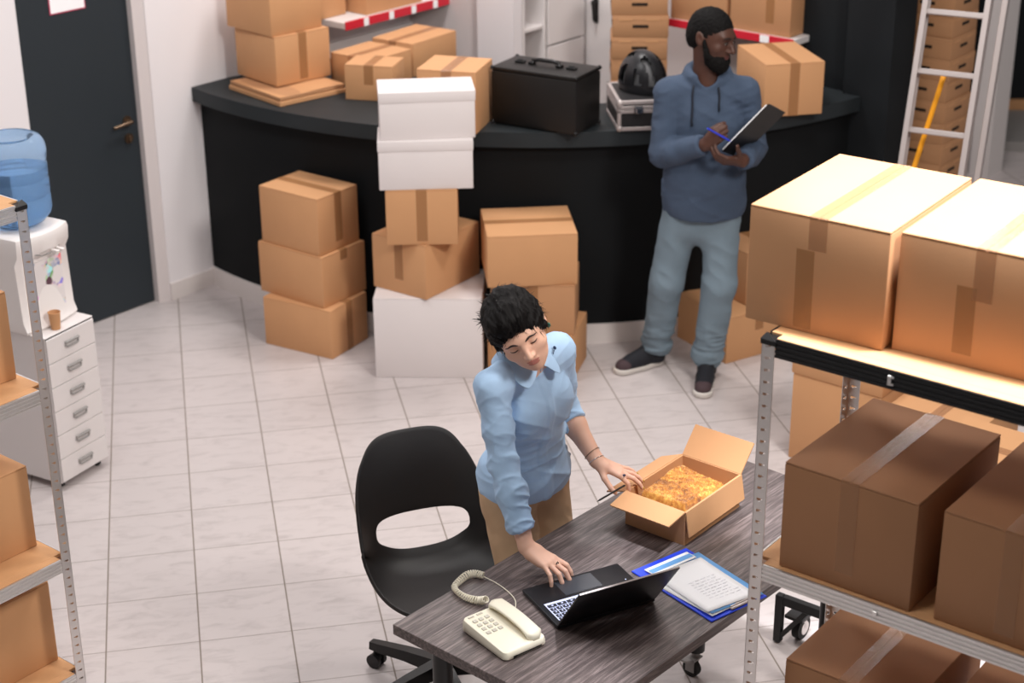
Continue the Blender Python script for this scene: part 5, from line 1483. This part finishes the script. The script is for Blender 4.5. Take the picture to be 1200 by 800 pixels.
    def hf(V_, Q):
        n = normals(V_, Q); L_ = (V_ - HC) @ HF
        a = np.arctan2(L_[:, 0], L_[:, 2] + .02)
        return V_ + n * (ridged(np.stack([a * 7, L_[:, 1] * 14, L_[:, 2] * 6], 1)) * 0.005 + ridged(np.stack([a * 22, L_[:, 1] * 30, L_[:, 2] * 10 + 9], 1)) * 0.0025)[:, None]
    hair = F.build('hair', hairm, wom, fn=hf)
    hv = np.zeros(len(hair.data.vertices) * 3, np.float32); hair.data.vertices.foreach_get('co', hv); hv = hv.reshape(-1, 3)
    hn = np.zeros(len(hair.data.vertices) * 3, np.float32); hair.data.vertices.foreach_get('normal', hn); hn = hn.reshape(-1, 3)
    mb = MB(); bm = mb.bm
    crown = P_(0.0, -0.055, 0.115)
    pick = rng.integers(0, len(hv), 2600)
    for i in pick:
        p = hv[i].astype(float); n = hn[i].astype(float); L_ = HF.T @ (p - HC)
        if L_[2] < -0.06: continue
        flow = p - crown; flow = flow - n * (flow @ n); l_ = np.linalg.norm(flow)
        if l_ < 0.004: continue
        flow /= l_
        flow = nrm(flow + rng.normal(0, 0.28, 3)); 
        ln = rng.uniform(0.016, 0.034); lift = rng.uniform(0.02, 0.22) if L_[1] < -0.05 else rng.uniform(0.0, 0.10)
        if L_[1] < -0.075 and L_[0] < 0.06 and L_[2] < 0.06 and rng.uniform() < 0.55: lift = rng.uniform(0.5, 1.1); ln = rng.uniform(0.024, 0.042)
        sd = nrm(np.cross(flow, n)) * rng.uniform(0.0008, 0.0017)
        pts = [p - n * 0.001 + flow * ln * t + n * (lift * ln * t - 0.15 * ln * t * t * (1 if lift < .3 else 2)) for t in (0, .33, .66, 1)]
        prev = None
        for t, q in zip((0, .33, .66, 1), pts):
            w_ = (1 - t * .92)
            cur = (bm.verts.new(q - sd * w_), bm.verts.new(q + sd * w_))
            if prev: bm.faces.new((prev[0], prev[1], cur[1], cur[0]))
            prev = cur
    cand = [i for i in rng.integers(0, len(hv), 9000) if (lambda L_: L_[0] < 0.0 and L_[1] < -0.035 and -0.055 < L_[2] < 0.07)(HF.T @ (hv[i].astype(float) - HC))][:520]
    for i in cand:
        p = hv[i].astype(float); n = hn[i].astype(float)
        flow = -HF[:, 2] * .6 - HF[:, 1] * .5; flow = flow - n * (flow @ n); flow = nrm(nrm(flow) + rng.normal(0, .35, 3))
        ln = rng.uniform(0.022, 0.044); lift = rng.uniform(0.35, 1.2); sd = nrm(np.cross(flow, n)) * rng.uniform(0.0010, 0.0020)
        prev = None
        for t in (0, .33, .66, 1):
            q = p - n * 0.001 + flow * ln * t * .8 + n * (lift * ln * t - 0.35 * ln * t * t); w_ = 1 - t * .92
            cur = (bm.verts.new(q - sd * w_), bm.verts.new(q + sd * w_))
            if prev: bm.faces.new((prev[0], prev[1], cur[1], cur[0]))
            prev = cur
    o = mb.build('hair_strands', hairm, hair); o['kind'] = 'stuff'
# pen under her left hand
pn = thing('pen', 'thin black pen held under the left hand at the carton flap', 'pen', tuple((Matrix.Translation(WO) @ Matrix.Rotation(DA, 4, 'Z')) @ Vector((0.150, -0.268, 0.878))), DA)
mb = MB(); mb.cyl((-0.02, 0.0, 0.002), (0.10, -0.004, 0.006), 0.0032, n=12); mb.cyl((-0.034, 0.0005, 0.0014), (-0.02, 0.0, 0.002), 0.0004, 0.0030, n=12); mb.build('barrel', M['black'], pn, angle=40)
# ------------------------------------------------------------------ the man at the counter (local: -y towards the camera, +x his left)
MO = Vector((2.767, -1.164, 0)); MA = R(-17.3)
man = thing('person', 'bearded person in a grey-blue hoodie and jeans writing on a clipboard', 'person', MO, MA)
mskin = mat('deep_brown_skin', srgb(78, 48, 37), 0.5, noise=0.08, nscale=30)
mlip = mat('brown_lip_skin', srgb(86, 48, 44), 0.5)
mhair = mat('short_black_hair', srgb(12, 10, 10), 0.75, spec=0.2, noise=0.3, nscale=120, bump=0.5, bscale=250)
hood = mat('grey_blue_jersey', srgb(64, 78, 99), 0.9, noise=0.10, nscale=120, bump=0.15, bscale=500)
jean = mat('washed_denim', srgb(114, 131, 143), 0.85, noise=0.22, nscale=6, bump=0.15, bscale=700)
MS = 1.07
def Ry_(a): c, s = math.cos(a), math.sin(a); return np.array([[c, 0, s], [0, 1, 0], [-s, 0, c]])
def Rx_(a): c, s = math.cos(a), math.sin(a); return np.array([[1, 0, 0], [0, c, -s], [0, s, c]])
def Rz_(a): c, s = math.cos(a), math.sin(a); return np.array([[c, -s, 0], [s, c, 0], [0, 0, 1]])
MHF = Rz_(R(58)) @ Rx_(R(11)) @ Ry_(R(5)) @ np.diag([1.0, -1.0, 1.0])
MHC = np.array([0.012, -0.030, 1.672])
mS = {1: (0.166, 0.0, 1.412), -1: (-0.166, 0.0, 1.400)}
mE = {1: (0.225, 0.030, 1.140), -1: (-0.192, -0.060, 1.130)}
mW = {1: (0.165, -0.225, 1.160), -1: (0.005, -0.225, 1.232)}
LH = (0.088, 0.0, 0.92), (0.092, -0.045, 0.49), (0.050, -0.015, 0.085)
RH = (-0.088, 0.0, 0.92), (-0.155, 0.020, 0.48), (-0.196, 0.112, 0.085)
def m_torso(F, g=0.0):
    F.ell((0.0, 0.0, 0.95), (0.150 + g, 0.105 + g, 0.12 + g), None, 0.05)
    F.ell((0.0, 0.0, 1.10), (0.138 + g, 0.098 + g, 0.15 + g), None, 0.06)
    F.ell((0.0, 0.0, 1.28), (0.158 + g, 0.112 + g, 0.17 + g), None, 0.06)
    F.cone(mS[-1], mS[1], 0.046 + g, 0.046 + g, 0.05)
    for s in (-1, 1): F.cone((0.0, 0.005, 1.462), mS[s], 0.056 + g, 0.044 + g, 0.04)
def m_arm(F, s, g=0.0, end=1.0, k=0.02):
    S, E_, W_ = (np.array(j[s]) for j in (mS, mE, mW))
    F.cone(S, E_, 0.052 + g, 0.041 + g, k)
    m_ = E_ + (W_ - E_) * .3; e = E_ + (W_ - E_) * end
    F.cone(E_, m_, 0.041 + g, 0.043 + g, k); F.cone(m_, e, 0.043 + g, 0.043 + g - 0.014 * (end - .3) / .7, k)
if True:
    F = Field((-0.30, -0.36, 0.0), (0.32, 0.24, 1.86), 0.0042)
    m_torso(F)
    for (h_, kn, an), toe in ((LH, (0.035, -0.235, 0.035)), (RH, (-0.375, -0.01, 0.035))):
        F.cone(h_, kn, 0.085, 0.056, 0.04); F.cone(kn, an, 0.054, 0.037, 0.03)
        F.cone((an[0], an[1], 0.05), np.array(toe) * .8 + np.array(an) * .2 * np.array([1, 1, 0.4]), 0.028, 0.022, 0.03)
    for s in (-1, 1): m_arm(F, s)
    F.cone((0, 0.0, 1.44), MHC + MHF @ np.array([0, -0.015, -0.055]), 0.060, 0.058, 0.035)
    MP = head(F, MHC, MHF, MS, True, 1.25)
    mt_R = hand(F, mW[-1], (0.50, -0.42, 0.62), (-0.55, -0.80, -0.10), -1, 1.03, [(62, 62, 40), (66, 66, 40), (68, 66, 40), (70, 64, 40)], (0, 0, 0, 0),
                dict(base=(0.02, 0.020, -0.010), d1=(0.70, 0.45, -0.55), d2=(0.80, -0.1, -0.6), d3=(0.8, -0.3, -0.5)), 1.0)
    mt_L = hand(F, mW[1], (-0.86, -0.40, 0.12), (-0.25, -0.72, -0.62), 1, 1.03, [(26, 40, 26), (28, 42, 26), (30, 42, 26), (32, 40, 26)], (2, 0, -2, -5),
                dict(base=(0.02, 0.022, -0.004), d1=(0.50, 0.84, -0.20), d2=(0.55, 0.80, -0.15), d3=(0.45, 0.85, -0.2)), 1.0)
    mbody = F.build('body', [mskin, mlip], man, relax=1)
    paint(mbody, [(1, MP(0, 0.094, -0.0585), (0.021 * MS, 0.012 * MS, 0.0055 * MS), MHF), (1, MP(0, 0.094, -0.067), (0.018 * MS, 0.013 * MS, 0.0062 * MS), MHF)])
    del F
    # hoodie
    F = Field((-0.32, -0.34, 0.78), (0.34, 0.24, 1.58), 0.005)
    m_torso(F, 0.014)
    F.ell((0.006, -0.004, 0.92), (0.192, 0.140, 0.24), None, 0.05); F.ell((0.0, -0.01, 1.06), (0.168, 0.128, 0.16), None, 0.06)
    for s in (-1, 1): m_arm(F, s, 0.014, 0.90)
    # hood: thick roll round the neck and a lump down the back
    ring_ = [(0.082 * math.cos(a) - 0.0, 0.078 * math.sin(a) + 0.012, 1.478 + 0.034 * (math.sin(a) * .5 + .5)) for a in np.linspace(R(-75), R(255), 15)]
    for p0, p1 in zip(ring_[:-1], ring_[1:]): F.cone(p0, p1, 0.024, 0.024, 0.02)
    F.ell((0, 0.105, 1.42), (0.115, 0.050, 0.085), None, 0.03)
    F.cone((0, -0.008, 1.44), (0.004, -0.03, 1.62), 0.060, 0.085, 0.008, cut=True)
    F.cone((0.0, -0.135, 1.425), (0.0, -0.09, 1.50), 0.006, 0.045, 0.008, cut=True)
    for s in (-1, 1):
        E_, W_ = np.array(mE[s]), np.array(mW[s]); p = E_ + (W_ - E_) * .92
        F.half(p, W_ - E_, p - 0.07, p + 0.07)
    F.half((0, 0, 0.850), (0.0, 0.15, -1), (-0.32, -0.34, 0.77), (0.34, 0.24, 0.90))
    def mfold(V_, Q):
        n = normals(V_, Q); x, y, z = V_.T
        f = ridged(np.stack([x * 8, y * 8, z * 16 + x * 8], 1)) * .6 + ridged(np.stack([x * 16 + 4, y * 16, z * 30 - x * 10], 1)) * .35
        return V_ + n * (f * (0.0045 + 0.003 * (np.abs(x) > .17)))[:, None]
    hd_ = F.build('hoodie', hood, man, fn=mfold); del F
    black_cord = mat('navy_cord', srgb(24, 28, 40), 0.8)
    def onfront(x, z):   # front surface of the hoodie
        hv_ = HVm; d = (hv_[:, 0] - x) ** 2 + (hv_[:, 2] - z) ** 2; i = np.where((d < 0.012 ** 2) & (hv_[:, 1] < 0))[0]
        return float(hv_[i, 1].min()) if len(i) else -0.13
    HVm = np.zeros(len(hd_.data.vertices) * 3, np.float32); hd_.data.vertices.foreach_get('co', HVm); HVm = HVm.reshape(-1, 3)
    for pts in (((-0.060, 1.462), (-0.064, 1.42), (-0.062, 1.36), (-0.064, 1.31), (-0.062, 1.285)), ((0.050, 1.455), (0.056, 1.42), (0.055, 1.38), (0.057, 1.352))):
        mb = MB(); mb.tube([Vector((x, onfront(x, z) - 0.004, z)) for x, z in pts], 0.0045, n=8); mb.build('hood_cord', black_cord, hd_, smooth=True)
    # chest seam and pocket edge
    # jeans
    F = Field((-0.34, -0.22, 0.05), (0.26, 0.26, 1.02), 0.0055)
    F.ell((0, 0.0, 0.93), (0.162, 0.118, 0.12), None, 0.04)
    for (h_, kn, an) in (LH, RH):
        a2 = np.array(an)
        F.cone(np.array(h_) + [0, 0, -.02], kn, 0.092, 0.076, 0.035); F.cone(kn, a2 + [0, 0, .04], 0.079, 0.068, 0.03)
        F.cone(a2 + [0, 0, .045], a2 + [0, 0, .05], 0.074, 0.071, 0.015)
    F.ell((0.0, -0.01, 0.78), (0.085, 0.09, 0.09), None, 0.06)
    F.half((0, 0, 1.0), (0, 0, 1), (-.34, -.22, .94), (.26, .26, 1.02)); F.half((0, 0, 0.078), (0, 0, -1), (-.34, -.22, 0.0), (.26, .26, .13))
    def jf(V_, Q):
        n = normals(V_, Q); x, y, z = V_.T
        low = np.clip((0.36 - z) / 0.25, 0, 1); f = ridged(np.stack([x * 12, y * 12, z * 14 + x * 8], 1)) * .7 + ridged(np.stack([x * 9, y * 9, z * 42], 1)) * low * 1.3
        return V_ + n * (f * 0.0055)[:, None]
    jn = F.build('jeans', jean, man, fn=jf); del F
    # shoes
    shoe_u = mat('dark_shoe_knit', srgb(26, 27, 34), 0.8, bump=0.3, bscale=300); shoe_t = mat('plum_toe_cap', srgb(70, 54, 58), 0.8); sole_m = mat('off_white_rubber', srgb(206, 200, 194), 0.6)
    for heel, toe, ank in (((0.056, 0.025, 0), (0.028, -0.262, 0), LH[2]), ((-0.168, 0.150, 0), (-0.392, -0.018, 0), RH[2])):
        h_ = np.array(heel, float); t_ = np.array(toe, float); d = nrm(t_ - h_); sd = np.array([-d[1], d[0], 0]); Ls = np.linalg.norm(t_ - h_)
        lo = np.minimum(h_, t_) - 0.07; hi = np.maximum(h_, t_) + 0.07
        F = Field((lo[0], lo[1], 0.0), (hi[0], hi[1], 0.15), 0.004)
        up = np.array([0, 0, 1.0])
        F.cone(h_ + d * .035 + up * .045, h_ + d * .13 + up * .040, .037, .041, .02); F.cone(h_ + d * .13 + up * .038, t_ - d * .05 + up * .030, .041, .040, .02)
        F.cone((ank[0], ank[1], 0.05), (ank[0], ank[1], 0.105), 0.045, 0.043, 0.02)
        F.cone(h_ + d * .045 + up * .06, h_ + d * .07 + up * .10, .036, .038, .02); F.cone(h_ + d * .08 + up * .085, t_ - d * .10 + up * .050, .030, .032, .03)
        F.half((0, 0, 0.026), (0, 0, -1), (lo[0], lo[1], -.02), (hi[0], hi[1], .06)); F.half((0, 0, 0.112), (0, 0, 1), (lo[0], lo[1], .09), (hi[0], hi[1], .15))
        so = F.build('shoe', [shoe_u, shoe_t], man); del F
        paint(so, [(1, t_ - d * .045 + up * .040, (.052, .045, .030), frame(up, d))])
        F = Field((lo[0], lo[1], -0.004), (hi[0], hi[1], 0.06), 0.004)
        F.cone(h_ + d * .04 + up * .018, h_ + d * .13 + up * .016, .041, .043, .02); F.cone(h_ + d * .13 + up * .016, t_ - d * .046 + up * .016, .043, .047, .02)
        F.half((0, 0, 0.002), (0, 0, -1), (lo[0], lo[1], -.02), (hi[0], hi[1], .05)); F.half((0, 0, 0.028), (0, 0, 1), (lo[0], lo[1], .01), (hi[0], hi[1], .08))
        F.build('sole', sole_m, so); del F
        mb = MB()
        for k in range(4):
            c = h_ + d * (.105 + k * .022) + up * (.111 - k * .0095)
            mb.tube([Vector(c + sd * .026 - up * .012), Vector(c + sd * .012), Vector(c - sd * .012), Vector(c - sd * .026 - up * .012)], 0.0032, n=6)
        mb.build('laces', M['black'], so, smooth=True)
    # hair cap, beard
    P_ = MP
    F = Field(MHC - 0.17, MHC + 0.17, 0.0036)
    def EM(p, r, k=0.015, cut=False): F.ell(P_(*p), np.array(r) * MS, MHF, k, cut)
    EM((0, -0.014, 0.026), (0.0775, 0.100, 0.0915), 0.02); EM((0, -0.05, -0.01), (0.070, 0.062, 0.070), 0.02)
    EM((0, 0.112, 0.008), (0.066, 0.062, 0.060), 0.008, True); EM((0, 0.105, -0.07), (0.09, 0.10, 0.07), 0.008, True)
    for sx in (-1, 1): EM((sx * .084, -.008, -.022), (.018, .022, .034), 0.005, True)
    EM((0, -0.03, -0.155), (0.12, 0.12, 0.095), 0.008, True)
    def cf(V_, Q):
        return V_ + normals(V_, Q) * (vnoise(V_ * 160) * 0.0022)[:, None]
    F.build('hair', mhair, man, fn=cf); del F
    F = Field(MHC - 0.19, MHC + 0.17, 0.0036)
    EM((0, 0.046, -0.080), (0.060, 0.056, 0.050), 0.02); EM((0, 0.076, -0.106), (0.032, 0.028, 0.030), 0.03)
    for sx in (-1, 1): F.cone(P_(sx * .071, .010, -.010), P_(sx * .060, .035, -.070), 0.009 * MS, 0.016 * MS, 0.012)
    EM((0, 0.098, -0.0480), (0.026, 0.010, 0.0055), 0.006)
    EM((0, 0.112, -0.0640), (0.0225, 0.030, 0.0090), 0.004, True)
    EM((0, 0.085, -0.018), (0.062, 0.060, 0.034), 0.010, True)
    def bf(V_, Q):
        return V_ + normals(V_, Q) * (vnoise(V_ * 150) * 0.003)[:, None]
    F.build('beard', mhair, man, fn=bf); del F
    dk_ = mat('dark_brow_hair', srgb(14, 10, 10), 0.7); ew = mat('eye_white', srgb(150, 140, 132), 0.35); ei = mat('dark_iris', srgb(24, 14, 10), 0.2)
    for sx in (-1, 1):
        mb = MB(); pts = [Vector(P_(sx * (0.012 + 0.040 * i / 8), 0.0985 - 0.015 * (i / 8) ** 1.6, 0.019 + 0.005 * math.sin(PI * i / 8))) for i in range(9)]
        mb.tube(pts, [0.0015, 0.0032, 0.0038, 0.0038, 0.0036, 0.003, 0.0025, 0.002, 0.001], n=6); mb.build('eyebrow', dk_, mbody, smooth=True)
        mb = MB(); mb.sphere(Vector(P_(sx * 0.030, 0.0822, -0.0008)), 0.0100 * MS, (1, 1, .45), Matrix([list(r) for r in MHF.T]).transposed() if False else None, 16, 10); e_ = mb.build('eye', ew, mbody, smooth=True)
        mb = MB(); mb.sphere(Vector(P_(sx * 0.030 + 0.002, 0.0895, -0.0018)), 0.0046 * MS, (1, 1, 1)); mb.build('iris', ei, e_, smooth=True)
        mb = MB(); mb.tube([Vector(P_(sx * 0.030 + 0.0145 * u, 0.0915 - 0.006 * u * u, 0.0045 - 0.004 * u * u)) for u in np.linspace(-1, 1, 9)], 0.0017, n=6); mb.build('eyelashes', dk_, mbody, smooth=True)
Mm = Matrix.Translation(MO) @ Matrix.Rotation(MA, 4, 'Z')
# clipboard in his left hand: axis a, width w
cbO = Vector((0.073, -0.265, 1.215)); ca_v = Vector((0.187, 0.015, 0.208)).normalized(); cw_v = Vector((0.075, 0.18, -0.095)); cw_v = (cw_v - ca_v * cw_v.dot(ca_v)).normalized()
cn_v = ca_v.cross(cw_v).normalized()
cb = thing('clipboard', 'black clipboard with white paper held by the bearded person', 'clipboard', Mm @ cbO)
Rcb = Mm.to_3x3() @ Matrix((cw_v, ca_v, cw_v.cross(ca_v))).transposed()
cb.rotation_euler = Rcb.to_euler()
up_s = 1 if (Rcb @ Vector((0, 0, 1))).x < 0 else -1    # the paper side faces him (to the left)
mb = MB(); mb.span((0, 0, -0.0015), (0.225, 0.29, 0.0015), 0.001); mb.build('board', M['black'], cb)
mb = MB(); mb.span((0.004, 0.006, min(up_s * .0017, up_s * .0075)), (0.216, 0.28, max(up_s * .0017, up_s * .0075)), 0.001); mb.build('paper_stack', M['paper'], cb)
mb = MB(); mb.span((0.06, 0.262, min(up_s * .0078, up_s * .016)), (0.165, 0.288, max(up_s * .0078, up_s * .016)), 0.002); mb.build('clip', M['chrome'], cb)
pq = Mm @ Vector((0.070, -0.288, 1.298))
pn2 = thing('pen', 'blue pen in the right hand of the bearded person', 'pen', pq, MA)
mb = MB(); mb.cyl((0.03, 0.015, -0.03), (-0.065, -0.02, 0.032), 0.0042, n=12); mb.cyl((0.03, 0.015, -0.03), (0.042, 0.019, -0.038), 0.0042, 0.001, n=12); mb.build('barrel', mat('blue_pen_plastic', srgb(40, 60, 200), 0.3), pn2, angle=40)
# ------------------------------------------------------------------ camera
cam = bpy.data.cameras.new('camera'); co = bpy.data.objects.new('camera', cam); COL.objects.link(co)
cam.sensor_width = 36.0; cam.sensor_fit = 'HORIZONTAL'; cam.lens = 2018.7 / 1200 * 36
q = Matrix.Rotation(R(-11.232), 3, 'Z') @ Matrix.Rotation(R(66.508), 3, 'X') @ Matrix.Rotation(R(-0.450), 3, 'Z')
co.matrix_world = Matrix.Translation((0.4195, -8.4228, 3.4826)) @ q.to_4x4()
cam.clip_start = 0.05; cam.clip_end = 60
cam.dof.use_dof = True; cam.dof.focus_distance = 5.3; cam.dof.aperture_fstop = 3.0
scene.camera = co
# ------------------------------------------------------------------ light
def area(name, loc, size, power, col=(1, 0.95, 0.9), target=None, size_y=None):
    l = bpy.data.lights.new(name, 'AREA'); l.energy = power; l.color = col; l.size = size
    if size_y: l.shape = 'RECTANGLE'; l.size_y = size_y
    o = bpy.data.objects.new(name, l); COL.objects.link(o); o.location = loc
    d = (Vector(target) if target else Vector((loc[0], loc[1], 0))) - Vector(loc)
    o.rotation_euler = d.to_track_quat('-Z', 'Y').to_euler()
    return o
w = bpy.data.worlds.new('world'); scene.world = w; w.use_nodes = True
w.node_tree.nodes['Background'].inputs[0].default_value = (1, 0.95, 0.93, 1)
w.node_tree.nodes['Background'].inputs[1].default_value = 0.15
area('overhead_light', (-0.2, -1.9, 4.3), 0.9, 52, (1, 0.985, 0.98))
area('overhead_light', (3.4, -5.9, 4.3), 0.8, 142, (1, 0.955, 0.91), (1.2, -2.0, 0.8))
area('overhead_light', (0.2, -5.2, 4.3), 0.9, 46, (1, 0.975, 0.95))  # added overhead to brighten the woman's shirt and the left-hand cartons
area('overhead_light', (2.9, -2.9, 4.2), 0.6, 58, (1, 0.94, 0.89))
sp = bpy.data.lights.new('spot_lamp', 'SPOT'); sp.energy = 900; sp.color = (0.92, 0.95, 1.0); sp.spot_size = R(40); sp.spot_blend = 0.6; sp.shadow_soft_size = 0.12
so_ = bpy.data.objects.new('spot_lamp', sp); COL.objects.link(so_); so_.location = (2.42, -4.95, 4.2)
so_.rotation_euler = (Vector((2.38, -4.72, 1.9)) - Vector((2.42, -4.95, 4.2))).to_track_quat('-Z', 'Y').to_euler()
area('overhead_light', (2.06, -0.02, 4.2), 0.9, 72, (1, 0.96, 0.94))
area('overhead_light', (4.9, 0.5, 4.2), 0.6, 30, (1, 0.95, 0.93))
scene.view_settings.view_transform = 'Standard'
scene.view_settings.look = 'None'
scene.view_settings.exposure = 0.0
scene.view_settings.gamma = 1.0
scene.view_settings.use_curve_mapping = False
